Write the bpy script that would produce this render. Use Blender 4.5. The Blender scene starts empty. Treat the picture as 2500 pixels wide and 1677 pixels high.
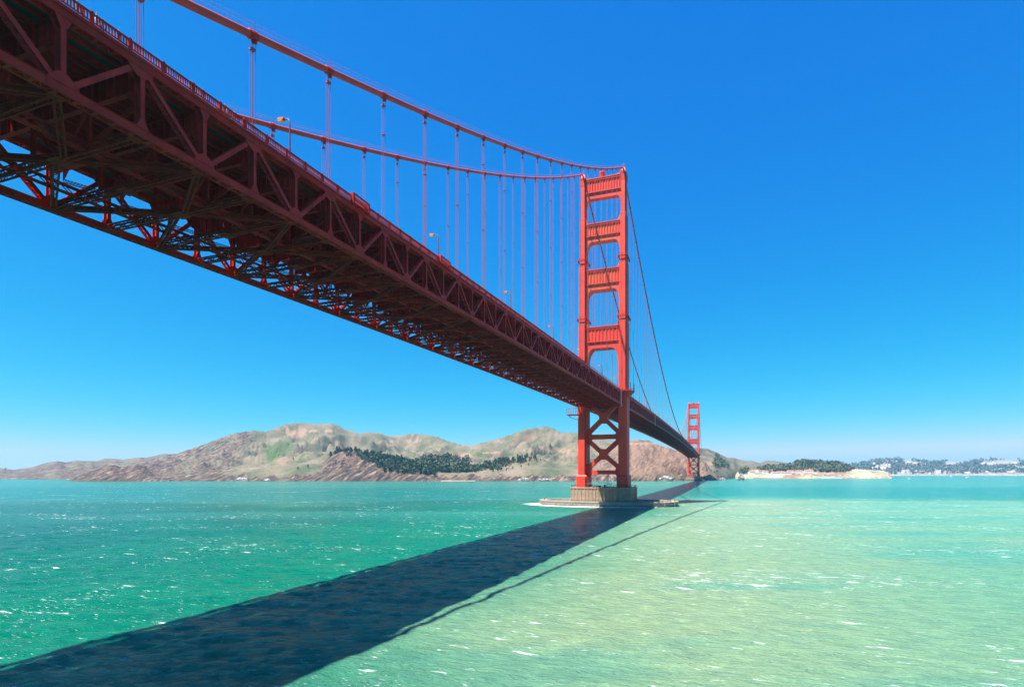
import bpy, math, random
import numpy as np
from mathutils import Vector, Matrix
R = math.radians
random.seed(4); rng = np.random.default_rng(7)
S = bpy.context.scene
COL = S.collection

# ------------------------------------------------------------------ camera
F_PX, TH, CX, CY, CZ, PX, PY = 1330.0, -0.345, 75.2, -362.5, 21.3, 1283.0, 1155.2
CO, SI = math.cos(TH), math.sin(TH)
cam = bpy.data.cameras.new('camera'); camo = bpy.data.objects.new('camera', cam); COL.objects.link(camo)
camo.location = (CX, CY, CZ); camo.rotation_euler = (R(90), 0, -TH)
cam.sensor_width = 36; cam.lens = 36 * F_PX / 2500
cam.shift_x = (1250 - PX) / 2500; cam.shift_y = (PY - 838.5) / 2500
cam.clip_start = 0.5; cam.clip_end = 60000
S.camera = camo
S.render.resolution_x, S.render.resolution_y = 1024, 686

# ------------------------------------------------------------------ light
TX, TY = 0.29, 0.38                       # metres of shadow per metre of height (x, y)
SUN_EL = math.atan(1 / math.hypot(TX, TY)); SUN_AZ = math.atan2(-TX, -TY)
w = bpy.data.worlds.new('World'); S.world = w; w.use_nodes = True
nt = w.node_tree; nt.nodes.clear()
out = nt.nodes.new('ShaderNodeOutputWorld'); bg = nt.nodes.new('ShaderNodeBackground')
sky = nt.nodes.new('ShaderNodeTexSky'); sky.sky_type = 'NISHITA'; sky.sun_disc = False
sky.sun_elevation = SUN_EL; sky.sun_rotation = SUN_AZ; sky.air_density = 1.0; sky.dust_density = 0.0; sky.ozone_density = 3.0
# deepen the clear sky's blue: a tone curve per channel on the physical sky colour
sepc = nt.nodes.new('ShaderNodeSeparateColor'); comb = nt.nodes.new('ShaderNodeCombineColor'); nt.links.new(sky.outputs[0], sepc.inputs[0])
for k, (mul, pw) in enumerate(((.0027, 3.6), (.50, .92), (2.12, .28))):
    p_ = nt.nodes.new('ShaderNodeMath'); p_.operation = 'POWER'; p_.inputs[1].default_value = pw; nt.links.new(sepc.outputs[k], p_.inputs[0])
    q_ = nt.nodes.new('ShaderNodeMath'); q_.operation = 'MULTIPLY'; q_.inputs[1].default_value = mul; nt.links.new(p_.outputs[0], q_.inputs[0]); nt.links.new(q_.outputs[0], comb.inputs[k])
    if k == 0: red = q_
    if k == 1:                                    # red never outruns green, so the horizon stays a clean pale blue
        g9 = nt.nodes.new('ShaderNodeMath'); g9.operation = 'MULTIPLY'; g9.inputs[1].default_value = .80; nt.links.new(q_.outputs[0], g9.inputs[0])
        mn = nt.nodes.new('ShaderNodeMath'); mn.operation = 'MINIMUM'; nt.links.new(red.outputs[0], mn.inputs[0]); nt.links.new(g9.outputs[0], mn.inputs[1]); nt.links.new(mn.outputs[0], comb.inputs[0])
nt.links.new(comb.outputs[0], bg.inputs[0]); bg.inputs[1].default_value = 0.10
nt.links.new(bg.outputs[0], out.inputs[0])
sl = bpy.data.lights.new('sun', 'SUN'); sl.energy = 5.0; sl.angle = R(0.53); sl.color = (1.0, 0.95, 0.88)
so = bpy.data.objects.new('sun', sl); COL.objects.link(so)
so.rotation_euler = Vector((TX, TY, -1)).to_track_quat('-Z', 'Y').to_euler()
S.view_settings.view_transform = 'Standard'; S.view_settings.look = 'None'
S.view_settings.exposure = 1.42; S.view_settings.gamma = 1
S.render.engine = 'CYCLES'; S.cycles.use_denoising = True
S.cycles.max_bounces = 6; S.cycles.volume_bounces = 0; S.cycles.transparent_max_bounces = 6
S.render.film_transparent = False

# ------------------------------------------------------------------ helpers
def tag(o, label=None, cat=None, group=None, kind=None):
    if label: o['label'] = label
    if cat: o['category'] = cat
    if group: o['group'] = group
    if kind: o['kind'] = kind
    return o

def empty(name, loc=(0, 0, 0), parent=None):
    o = bpy.data.objects.new(name, None); COL.objects.link(o); o.location = loc
    if parent: o.parent = parent
    return o

def link(name, me, parent=None, loc=None, rot=None):
    o = bpy.data.objects.new(name, me); COL.objects.link(o)
    if parent: o.parent = parent
    if loc is not None: o.location = loc
    if rot is not None: o.rotation_euler = rot
    return o

class MB:
    """collects boxes, bars, tubes and prisms into one mesh"""
    def __init__(s): s.v = []; s.f = []; s.m = []
    def add(s, vs, fs, mi=0):
        b = len(s.v); s.v.extend([tuple(a) for a in vs]); s.f.extend([tuple(b + i for i in f) for f in fs]); s.m.extend([mi] * len(fs))
    def box(s, a, b, mi=0):
        (x0, y0, z0), (x1, y1, z1) = a, b
        s.add([(x0,y0,z0),(x1,y0,z0),(x1,y1,z0),(x0,y1,z0),(x0,y0,z1),(x1,y0,z1),(x1,y1,z1),(x0,y1,z1)],
              [(0,3,2,1),(4,5,6,7),(0,1,5,4),(1,2,6,5),(2,3,7,6),(3,0,4,7)], mi)
    def bar(s, p, q, w, h, up=(0, 0, 1), mi=0):
        p = Vector(p); q = Vector(q); d = (q - p).normalized(); u = Vector(up)
        sd = d.cross(u)
        if sd.length < 1e-4: sd = d.cross(Vector((0, 1, 0)))
        sd.normalize(); u = sd.cross(d)
        a = sd * (w / 2); b = u * (h / 2)
        s.add([p-a-b, p+a-b, p+a+b, p-a+b, q-a-b, q+a-b, q+a+b, q-a+b],
              [(0,3,2,1),(4,5,6,7),(0,1,5,4),(1,2,6,5),(2,3,7,6),(3,0,4,7)], mi)
    def tube(s, pts, r, n=8, cap=True, mi=0):
        pts = [Vector(p) for p in pts]; rr = r if isinstance(r, (list, tuple)) else [r] * len(pts)
        vs = []
        for i, p in enumerate(pts):
            d = (pts[min(i+1, len(pts)-1)] - pts[max(i-1, 0)]).normalized()
            a = d.cross(Vector((0, 0, 1)))
            if a.length < 1e-3: a = Vector((1, 0, 0))
            a.normalize(); b = a.cross(d)
            for k in range(n):
                t = 2 * math.pi * k / n
                vs.append(p + a * (rr[i] * math.cos(t)) + b * (rr[i] * math.sin(t)))
        fs = [(i*n+k, i*n+(k+1) % n, (i+1)*n+(k+1) % n, (i+1)*n+k) for i in range(len(pts)-1) for k in range(n)]
        if cap: fs += [tuple(range(n)), tuple((len(pts)-1)*n + k for k in reversed(range(n)))]
        s.add(vs, fs, mi)
    def prism(s, poly, z0, z1, mi=0, poly2=None):
        n = len(poly); p2 = poly2 or poly
        s.add([(x, y, z0) for x, y in poly] + [(x, y, z1) for x, y in p2],
              [tuple(range(n))[::-1], tuple(range(n, 2*n))] + [(i, (i+1) % n, n+(i+1) % n, n+i) for i in range(n)], mi)
    def plate(s, poly, x0, x1, mi=0):
        """polygon in the yz plane given thickness along x"""
        n = len(poly)
        s.add([(x0, y, z) for y, z in poly] + [(x1, y, z) for y, z in poly],
              [tuple(range(n))[::-1], tuple(range(n, 2*n))] + [(i, (i+1) % n, n+(i+1) % n, n+i) for i in range(n)], mi)
    def platey(s, poly, y0, y1, mi=0):
        n = len(poly)
        s.add([(x, y0, z) for x, z in poly] + [(x, y1, z) for x, z in poly],
              [tuple(range(n))[::-1], tuple(range(n, 2*n))] + [(i, (i+1) % n, n+(i+1) % n, n+i) for i in range(n)], mi)
    def laced(s, p, q, w, h, side=(1, 0, 0), pitch=None, t=0.06, lw=0.09, solid=True):
        """built-up member: two plates w apart (along side), h deep, with zigzag lacing on both open faces"""
        p = Vector(p); q = Vector(q); L = (q - p).length; d = (q - p) / L
        sd = Vector(side); sd = (sd - d * sd.dot(d)).normalized(); u = sd.cross(d)
        for k in (-1, 1):
            o = sd * (k * w / 2)
            if solid: s.bar(p + o, q + o, h, t, up=sd)
            else:
                for m in (-1, 1): s.bar(p + o + u * (m * (h/2 - .06)), q + o + u * (m * (h/2 - .06)), .13, .13, up=sd)
        n = max(2, int(L / (pitch or w * 0.8)))
        for m in (-1, 1):
            for i in range(n):
                a = p + d * (L * i / n) + sd * ((-1) ** i * w / 2) + u * (m * (h / 2 - .01))
                b = p + d * (L * (i + 1) / n) - sd * ((-1) ** i * w / 2) + u * (m * (h / 2 - .01))
                s.bar(a, b, lw, .02, up=u)
    def mesh(s, name, mats):
        me = bpy.data.meshes.new(name); me.from_pydata(s.v, [], s.f)
        for m in (mats if isinstance(mats, (list, tuple)) else [mats]): me.materials.append(m)
        if any(s.m): me.polygons.foreach_set('material_index', s.m)
        me.update(); return me
    def build(s, name, mats, parent=None, loc=None, rot=None): return link(name, s.mesh(name, mats), parent, loc, rot)

def smooth(me): me.polygons.foreach_set('use_smooth', [True] * len(me.polygons)); return me

# numpy value noise
def _h(ix, iy, seed):
    n = (ix * 374761393 + iy * 668265263 + seed * 1442695041) & 0xffffffff
    n = ((n ^ (n >> 13)) * 1274126177) & 0xffffffff
    return ((n ^ (n >> 16)) & 0xffff) / 65535.0
def vnoise(x, y, seed=0):
    x = np.asarray(x, float); y = np.asarray(y, float)
    ix = np.floor(x).astype(np.int64); iy = np.floor(y).astype(np.int64); fx = x - ix; fy = y - iy
    fx = fx*fx*(3-2*fx); fy = fy*fy*(3-2*fy)
    a = _h(ix, iy, seed); b = _h(ix+1, iy, seed); c = _h(ix, iy+1, seed); d = _h(ix+1, iy+1, seed)
    return (a*(1-fx)+b*fx)*(1-fy) + (c*(1-fx)+d*fx)*fy
def fbm(x, y, o=4, seed=0, ridged=False):
    r = 0; a = .5; t = 0
    for i in range(o):
        n = vnoise(x * 2**i + 17.3*i, y * 2**i - 9.1*i, seed + i)
        if ridged: n = 1 - abs(2*n - 1)
        r = r + a*n; t += a; a *= .5
    return r / t
def sstep(a, b, x): t = np.clip((x - a) / (b - a), 0, 1); return t*t*(3-2*t)

# ------------------------------------------------------------------ materials
def newmat(name):
    m = bpy.data.materials.new(name); m.use_nodes = True; t = m.node_tree
    return m, t, t.nodes['Principled BSDF']
def noise(t, scale, detail=4, rough=.55, coord=None, vec=None):
    n = t.nodes.new('ShaderNodeTexNoise'); n.inputs['Scale'].default_value = scale
    n.inputs['Detail'].default_value = detail; n.inputs['Roughness'].default_value = rough
    if vec is not None: t.links.new(vec, n.inputs['Vector'])
    return n
def worldpos(t, scale=(1, 1, 1), rot=(0, 0, 0)):
    g = t.nodes.new('ShaderNodeNewGeometry'); m = t.nodes.new('ShaderNodeMapping')
    m.inputs['Scale'].default_value = scale; m.inputs['Rotation'].default_value = rot
    t.links.new(g.outputs['Position'], m.inputs['Vector']); return m.outputs[0]
def ramp(t, fac, stops, interp='LINEAR'):
    r = t.nodes.new('ShaderNodeValToRGB'); r.color_ramp.interpolation = interp
    e = r.color_ramp.elements
    while len(e) < len(stops): e.new(0.5)
    for i, (p, c) in enumerate(stops):
        e[i].position = p; e[i].color = (*c, 1) if len(c) == 3 else c
    t.links.new(fac, r.inputs[0]); return r.outputs[0]
def mixc(t, fac, a, b, mode='MIX'):
    m = t.nodes.new('ShaderNodeMix'); m.data_type = 'RGBA'; m.blend_type = mode
    for sock, val in ((m.inputs[0], fac), (m.inputs[6], a), (m.inputs[7], b)):
        if hasattr(val, 'is_linked') or isinstance(val, bpy.types.NodeSocket): t.links.new(val, sock)
        elif isinstance(val, (int, float)): sock.default_value = val
        else: sock.default_value = (*val, 1)
    return m.outputs[2]
def mathn(t, op, a, b=0.0, clamp=False):
    m = t.nodes.new('ShaderNodeMath'); m.operation = op; m.use_clamp = clamp
    for sock, val in ((m.inputs[0], a), (m.inputs[1], b)):
        if isinstance(val, bpy.types.NodeSocket): t.links.new(val, sock)
        else: sock.default_value = val
    return m.outputs[0]
def bump(t, h, strength, dist=1.0, normal=None):
    b = t.nodes.new('ShaderNodeBump'); b.inputs['Strength'].default_value = strength; b.inputs['Distance'].default_value = dist
    t.links.new(h, b.inputs['Height'])
    if normal is not None: t.links.new(normal, b.inputs['Normal'])
    return b.outputs[0]

def paint(name, base, dark, stain=None, amt=.5, scale=.35, rough=.5, spec=.3):
    m, t, p = newmat(name)
    n1 = noise(t, scale, 5, .6, vec=worldpos(t))
    c = ramp(t, n1.outputs[0], [(.3, dark), (.62, base)])
    if stain is not None:
        n2 = noise(t, 1.0, 6, .7, vec=worldpos(t, (1.6, 1.6, .22)))
        k = ramp(t, n2.outputs[0], [(.5, (0, 0, 0)), (.72, (1, 1, 1))])
        c = mixc(t, mathn(t, 'MULTIPLY', k, amt), c, stain)
    t.links.new(c, p.inputs['Base Color']); p.inputs['Roughness'].default_value = rough
    n3 = noise(t, 6, 3, .5, vec=worldpos(t)); t.links.new(bump(t, n3.outputs[0], .15, .05), p.inputs['Normal'])
    p.inputs['Specular IOR Level'].default_value = spec
    return m
ORANGE = paint('orange_paint', (.74, .052, .024), (.52, .036, .020), (.42, .075, .04), .6)
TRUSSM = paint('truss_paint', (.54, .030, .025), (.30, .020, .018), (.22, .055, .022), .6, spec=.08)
_n = ORANGE.node_tree.nodes; [setattr(x.inputs['Scale'], 'default_value', .09) for x in _n if x.type == 'TEX_NOISE' and abs(x.inputs['Scale'].default_value-.35) < .01]
FLUTED = paint('weathered_orange_paint', (.66, .075, .032), (.58, .06, .025), (.38, .15, .045), .9)
CABLEM = paint('cable_paint', (.54, .045, .030), (.44, .034, .024), None, .4)
ROPEM = paint('rope_paint', (.46, .075, .085), (.38, .06, .065), None)
DARKRED = paint('dark_red_paint', (.42, .032, .019), (.24, .019, .013), (.11, .025, .015), .6, spec=.04)  # darker, browner red than the truss paint, with uneven streaks
SUNLEDGE = paint('sunlit_ledge_paint', (.75, .22, .12), (.68, .14, .08), None)  # paler than the tower paint: sunlight caught on the ledges is painted in
DECKM = paint('deck_concrete', (.085, .08, .08), (.06, .055, .055), (.05, .045, .04), .5, rough=.9)
ASPH = paint('asphalt', (.06, .06, .06), (.045, .045, .047), None, rough=.9)
CONC = paint('pier_concrete', (.36, .25, .17), (.27, .18, .12), (.15, .09, .055), .75, rough=.9)
CONC2 = paint('fender_concrete', (.33, .285, .225), (.24, .205, .16), (.10, .08, .055), .8, rough=.9)
SHEET = paint('pale_sheeting', (.46, .36, .42), (.36, .24, .32), (.3, .1, .12), .5)
def tide(m, z0, z1, colr):
    t = m.node_tree; p = t.nodes['Principled BSDF']; src = p.inputs['Base Color'].links[0].from_socket
    g = t.nodes.new('ShaderNodeNewGeometry'); sx = t.nodes.new('ShaderNodeSeparateXYZ'); t.links.new(g.outputs['Position'], sx.inputs[0])
    n = noise(t, .5, 4, .6, vec=worldpos(t, (1, 1, .2))); z = mathn(t, 'ADD', sx.outputs['Z'], mathn(t, 'MULTIPLY', n.outputs[0], -2.4))
    mr = t.nodes.new('ShaderNodeMapRange'); mr.inputs[1].default_value = z0; mr.inputs[2].default_value = z1; mr.inputs[3].default_value = 1; mr.inputs[4].default_value = 0; t.links.new(z, mr.inputs[0])
    t.links.new(mixc(t, mr.outputs[0], src, colr), p.inputs['Base Color'])
tide(CONC2, -1.2, .3, (.05, .045, .028)); tide(CONC, 1.0, 3.2, (.10, .075, .05))
def flat(name, c, rough=.6, metal=0, var=.15, scale=3):
    m, t, p = newmat(name); n = noise(t, scale, 4, .6)
    tc = t.nodes.new('ShaderNodeTexCoord'); t.links.new(tc.outputs['Object'], n.inputs['Vector'])
    c2 = tuple(a * (1 - var) for a in c); t.links.new(ramp(t, n.outputs[0], [(.35, c2), (.65, c)]), p.inputs['Base Color'])
    p.inputs['Roughness'].default_value = rough; p.inputs['Metallic'].default_value = metal; return m
LENS = flat('lamp_lens', (.85, .55, .04), .3)
DARKM = flat('dark_metal', (.04, .04, .045), .5)
SLATE = flat('slate_sheet', (.10, .13, .13), .6)

# ------------------------------------------------------------------ bridge profile
def zl(y):
    if y < 0: return 66 + .0125*y - .000031*y*y
    if y <= 1280.2: return 66 + 6.5 * (1 - ((y-640.1)/640.1)**2)
    return 66 - .0125*(y-1280.2)
def zcable(y):
    if y < 0: return 224.5 + .562*y + .00031*y*y
    if y <= 1280.2: return 82.5 + 142 * ((y-640.1)/640.1)**2
    return 224.5 - .5*(y-1280.2)
PL = 7.815; PM = 7.62; YO = 8.7; XT = 13.7; XW = 16.0            # the west truss sits a little further out
def tx_(s): return XT if s > 0 else -XW
bridge = tag(empty('suspension_bridge', (0, 0, 0)), 'long orange-red suspension bridge with two stepped towers crossing the strait on a deep steel truss', 'bridge')

# ---- towers
def leg_tier(mb, cx, a, b, z0, z1):
    """cruciform plan: core wider in y, wings recessed, grooves on the faces"""
    ca, rc = a * .36, .95; wa = a / 2; hb = b / 2; wb = hb - rc
    g = .35
    poly = [(-ca, -hb), (ca, -hb), (ca, -wb), (wa - .35, -wb), (wa - .35, -wb + .8), (wa, -wb + .8),
            (wa, -b*.22), (wa - g, -b*.22), (wa - g, -b*.17), (wa, -b*.17), (wa, -b*.03), (wa - g, -b*.03), (wa-g, b*.03), (wa, b*.03),
            (wa, b*.17), (wa - g, b*.17), (wa - g, b*.22), (wa, b*.22), (wa, wb-.8), (wa-.35, wb-.8), (wa - .35, wb), (ca, wb), (ca, hb)]
    left = [(-x, y) for x, y in reversed(poly[2:])]
    full = poly + [(-ca, hb)] + [(-x, y) for x, y in reversed(poly[2:22])]
    mb.prism([(cx + x, y) for x, y in full], z0, z1)
TIERS = [(20, 76, 5.7, 14.6), (76, 122.3, 5.5, 13.2), (122.3, 162, 5.1, 11.7), (162, 194.2, 4.3, 9.7), (194.2, 221.5, 3.4, 7.7)]
def make_tower(yb):
    mb = MB()
    for s in (-1, 1):
        cx = s * XT
        for i, (z0, z1, a, b) in enumerate(TIERS): leg_tier(mb, cx, a, b, z0, z1)
    # rivet-panel seams: very shallow horizontal joints every 6 m
        for z in np.arange(27, 218, 5.6):
            for (z0, z1, a, b) in TIERS:
                if z0 + 1 < z < z1 - 1: mb.box((cx - a*.36 + .02, -b/2 - .02, z - .05), (cx + a*.36 - .02, -b/2 + .3, z + .05))
    tw = mb.build('tower', ORANGE, bridge, (0, yb, 0))
    # plinths
    for s in (-1, 1):
        m2 = MB(); cx = s * XT
        leg_tier(m2, cx, 7.4, 17.5, 12.0, 19.2)
        m2.prism([(cx-3.7, -8.0), (cx+3.7, -8.0), (cx+3.7, 8.0), (cx-3.7, 8.0)], 19.2, 20.3, poly2=[(cx-2.9, -7.4), (cx+2.9, -7.4), (cx+2.9, 7.4), (cx-2.9, 7.4)])
        m2.build('leg_base', ORANGE, tw)
        # step ledges
        for (z0, z1, a, b), nx in zip(TIERS[1:4], TIERS[2:5]):
            m3 = MB(); a2, b2 = nx[2], nx[3]
            m3.prism([(cx-a*.36-.15, -b/2-.12), (cx+a*.36+.15, -b/2-.12), (cx+a*.36+.15, b/2+.12), (cx-a*.36-.15, b/2+.12)], z1 - .35, z1 + .5,
                     poly2=[(cx-a2*.36, -b2/2-.03), (cx+a2*.36, -b2/2-.03), (cx+a2*.36, b2/2+.03), (cx-a2*.36, b2/2+.03)])
            m3.build('ledge', SUNLEDGE, tw)
        # saddle housing
        m4 = MB()
        m4.prism([(cx-1.9, -4.1), (cx+1.9, -4.1), (cx+1.9, 4.1), (cx-1.9, 4.1)], 221.5, 222.6)
        m4.prism([(cx-1.7, -3.8), (cx+1.7, -3.8), (cx+1.7, 3.8), (cx-1.7, 3.8)], 222.6, 224.6, poly2=[(cx-1.1, -2.6), (cx+1.1, -2.6), (cx+1.1, 2.6), (cx-1.1, 2.6)])
        m4.prism([(cx-.9, -1.9), (cx+.9, -1.9), (cx+.9, 1.9), (cx-.9, 1.9)], 224.6, 226.2, poly2=[(cx-.5, -1.1), (cx+.5, -1.1), (cx+.5, 1.1), (cx-.5, 1.1)])
        for k in range(5):
            y = -3.2 + 1.6*k
            m4.box((cx-1.95, y-.25, 216.8), (cx-1.72, y+.25, 221.5)); m4.box((cx+1.72, y-.25, 216.8), (cx+1.95, y+.25, 221.5))
        for k in range(3):
            x = cx - .8 + .8*k; m4.box((x-.16, -4.05, 216.8), (x+.16, -3.86, 221.5)); m4.box((x-.16, 3.86, 216.8), (x+.16, 4.05, 221.5))
        m4.build('saddle_housing', ORANGE, tw)
        m5 = MB(); m5.tube([(cx, 0, 226.2), (cx, 0, 227.3)], .55, 10); m5.tube([(cx, 0, 227.3), (cx, 0, 228.6), (cx, 0, 229.4)], [.4, .34, .05], 10)
        m5.build('beacon', TRUSSM, tw)
        # maintenance ring platforms
        for z in (125.5,) + ((165.5,) if True else ()):
            a, b = (5.6, 12.6) if z < 150 else (4.8, 10.6)
            m6 = MB()
            x0, x1, y0, y1 = cx-a/2-.5, cx+a/2+.5, -b/2-.7, b/2+.7
            for (p, q) in (((x0,y0,z),(x1,y0,z)),((x1,y0,z),(x1,y1,z)),((x1,y1,z),(x0,y1,z)),((x0,y1,z),(x0,y0,z))):
                m6.bar(p, q, .7, .25); p2 = (p[0], p[1], z+1.3); q2 = (q[0], q[1], z+1.3); m6.bar(p2, q2, .1, .1)
                for k in range(6):
                    t_ = k/6; xx = p[0]+(q[0]-p[0])*t_; yy = p[1]+(q[1]-p[1])*t_; m6.bar((xx, yy, z-.9), (xx, yy, z+1.3), .16, .16)
                m6.bar((p[0], p[1], z-.9), (q[0], q[1], z-.9), .12, .12)
            m6.build('maintenance_platform', DARKRED, tw)
    # portal struts (zbot_lip, ztop, zunder, inner half-width, depth)
    for (zt, zb, zu, hw, dp, mat, n) in ((221.2, 211.3, 207.8, 12.0, 5.6, ORANGE, 13), (190.4, 181.2, 178.2, 11.6, 7.2, FLUTED, 12),
                                   (158.8, 148.4, 145.2, 11.2, 8.6, FLUTED, 11), (120, 109.2, 105.6, 11.0, 10.0, ORANGE, 9)):
        m = MB(); y0 = -dp/2
        m.box((-hw, -dp/2+.55, zb), (hw, dp/2-.55, zt-1.6))
        for sy in (-1, 1):
            ya, yb_ = sorted((sy*(dp/2-.55), sy*(dp/2)))
            pitch = 2*hw/n
            for k in range(n):
                xc = -hw + pitch*(k+.5)
                # chevron rib
                ye = sy*(dp/2); yi = sy*(dp/2-.55)
                m.add([(xc-pitch*.34, yi, zb+1.5), (xc, ye, zb+1.5), (xc+pitch*.34, yi, zb+1.5), (xc-pitch*.34, yi, zt-1.6), (xc, ye, zt-1.6), (xc+pitch*.34, yi, zt-1.6)],
                      [(0, 1, 4, 3), (1, 2, 5, 4), (0, 2, 1), (3, 4, 5)])
        m.box((-hw, -dp/2+.3, zb-.1), (hw, dp/2-.3, zb+.5))
        # lower fascia + arch with haunches
        arch = [(-hw, zb-.1), (-hw, zu-9 if zt < 130 else zu-6)]
        hh = (zu - arch[1][1]); rw = 3.4 if zt > 130 else 4.6
        if zt > 215: hh = 4; arch[1] = (-hw, zu - 4); rw = 2.2
        nseg = 7
        for k in range(nseg+1):
            t_ = k/nseg * math.pi/2
            arch.append((-hw + .5 + rw*(1-math.cos(t_)), zu - hh + hh*math.sin(t_)))
        pts = arch + [(-x, z) for x, z in reversed(arch)]
        m.platey([(x, z) for x, z in pts], -dp/2+.7, dp/2-.7)
        if zt < 215:                                   # small haunch above the strut
            for s in (-1, 1): m.platey([(s*hw, zt+3.2), (s*(hw-.7), zt+2.2), (s*(hw-1.2), zt+1.0), (s*(hw-2.6), zt), (s*hw, zt)], -dp/2+.7, dp/2-.7)
        else:
            for s in (-1, 1): m.box((s*hw - (3.2 if s > 0 else 0), -1.6, zt), (s*hw + (0 if s > 0 else 3.2), 1.6, zt+1.3))
        st = m.build('portal_strut', mat, tw)
        c = MB(); c.box((-hw, -dp/2-.15, zt-1.6), (hw, dp/2+.15, zt-.5)); c.box((-hw, -dp/2-.45, zt-.5), (hw, dp/2+.45, zt)); c.box((-hw, -dp/2-.1, zb+.5), (hw, dp/2+.1, zb+1.1))
        c.build('cornice', SUNLEDGE if False else ORANGE, tw)
    # dome-shaped beacon drum on the top strut
    m = MB(); m.tube([(-1.2, 0, 221.2), (-1.2, 0, 225.2), (-1.2, 0, 226.6), (-1.2, 0, 227.1)], [2.0, 2.0, 1.5, .3], 14); m.tube([(-1.8, 0, 227), (-1.8, 0, 229.6)], .06, 5)
    m.build('drum', TRUSSM, tw)
    # bracing below the deck
    m = MB(); hw = XT - 2.4
    wdt = 2.7; dp = 4.4
    def arm(p, q): m.bar((p[0], 0, p[1]), (q[0], 0, q[1]), dp, wdt, up=(0, 0, 1)) if False else m.bar((p[0], 0, p[1]), (q[0], 0, q[1]), wdt, dp, up=(0, 1, 0))
    for zc_, zt_, zb_ in ((58.8, 72.0, 46.6), (34.2, 45.6, 23.0)):
        for s in (-1, 1):
            arm((0, zc_), (s*(hw+.2), zt_ - 1.2)); arm((0, zc_), (s*(hw+.2), zb_ + 1.2))
        m.platey([(-2.7, zc_-2.4), (-1.6, zc_-3.6), (1.6, zc_-3.6), (2.7, zc_-2.4), (2.7, zc_+2.4), (1.6, zc_+3.6), (-1.6, zc_+3.6), (-2.7, zc_+2.4)], -dp/2-.08, dp/2+.08)
    m.build('cross_brace', ORANGE, tw)
    m = MB(); m.box((-hw, -2.3, 44.5), (hw, 2.3, 47.6))
    for s in (-1, 1): m.platey([(s*(hw+.3), 51.5), (s*(hw-3.0), 48.0), (s*(hw-3.0), 44.2), (s*(hw+.3), 40.0)], -2.36, 2.36)
    m.build('horizontal_strut', ORANGE, tw)
    m = MB(); m.box((-hw, -2.3, 20.6), (hw, 2.3, 23.4))
    for s in (-1, 1): m.platey([(s*(hw+.3), 27.6), (s*(hw-3.0), 24.2), (s*(hw-2.6), 20.2), (s*(hw-1.0), 17.6), (s*(hw+.3), 16.4)], -2.36, 2.36)
    m.build('horizontal_strut', ORANGE, tw)
    # walkway gallery round the leg at deck level
    for s in (-1, 1):
        m = MB(); cx = s*XT; zz = 75.6
        pl = [(cx + s*1.0, -9.2), (cx + s*5.2, -7.6), (cx + s*6.6, -3), (cx + s*6.6, 3), (cx + s*5.2, 7.6), (cx + s*1.0, 9.2)]
        if s < 0: pl = pl[::-1]
        m.prism(pl, zz, zz+.4)
        in_ = [(cx + (x-cx)*.55, y*.72) for x, y in pl]
        m.prism(in_, zz-3.6, zz-.003, poly2=[(cx + (x-cx)*.93, y*.95) for x, y in pl])
        for i in range(5):
            x0, y0 = pl[i]; x1, y1 = pl[i+1]
            for z in (zz+1.5, zz+.95): m.bar((x0, y0, z), (x1, y1, z), .1, .1)
            for k in range(7):
                t_ = k/6; m.bar((x0+(x1-x0)*t_, y0+(y1-y0)*t_, zz+.4), (x0+(x1-x0)*t_, y0+(y1-y0)*t_, zz+1.5), .09, .09)
        m.tube([(cx+s*6.2, 2.5, zz), (cx+s*6.2, 2.5, zz+6.5)], .16, 6); m.tube([(cx+s*6.2, 4.5, zz), (cx+s*6.2, 4.5, zz+5.6)], .12, 6); m.tube([(cx+s*3.4, 6.5, zz), (cx+s*3.4, 6.5, zz+7.5)], .14, 6)
        m.build('gallery', TRUSSM, tw)
    return tw
make_tower(4); make_tower(1280.2)

# ---- main cables, bands, suspenders
sus_protos = {}
def suspender_mesh(L, far):
    key = (round(L, 1), far)
    if key in sus_protos: return sus_protos[key]
    m = MB(); r = .034 if not far else .062
    offs = [(-.22, -.12), (.22, -.12), (-.22, .12), (.22, .12)] if not far else [(0, -.22), (0, .22)]
    if not far:
        for dx, dy in offs:
            m.tube([(dx*1.3, dy*4.0, L - .1), (dx, dy*2.2, L-1.6)], r, 4)
            m.tube([(dx, dy*2.2, L-1.6), (dx, dy*2.2, 0)], r, 5)
        m.box((-.3, -.34, L-1.85), (.3, .34, L-1.6))
        for z in np.arange(18, L-4, 18): m.box((-.28, -.32, z), (.28, .32, z+.12))
    else:
        for dx, dy in offs: m.tube([(dx, dy, L), (dx, dy, 0)], r, 4)
        m.box((-.3, -.36, L-2.0), (.3, .36, L-1.6))
    me = m.mesh('suspender', ROPEM); sus_protos[key] = me; return me
bandm = MB(); bandm.tube([(0, -.75, 0), (0, -.7, 0), (0, .7, 0), (0, .75, 0)], [.5, .60, .60, .5], 14)
for k in range(4): bandm.box((-.66, -.6+.35*k, -.12), (.66, -.45+.35*k, .12))
bandm.box((-.2, -.35, -1.05), (.2, .35, -.5))
BAND = smooth(bandm.mesh('cable_band', TRUSSM))
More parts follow.
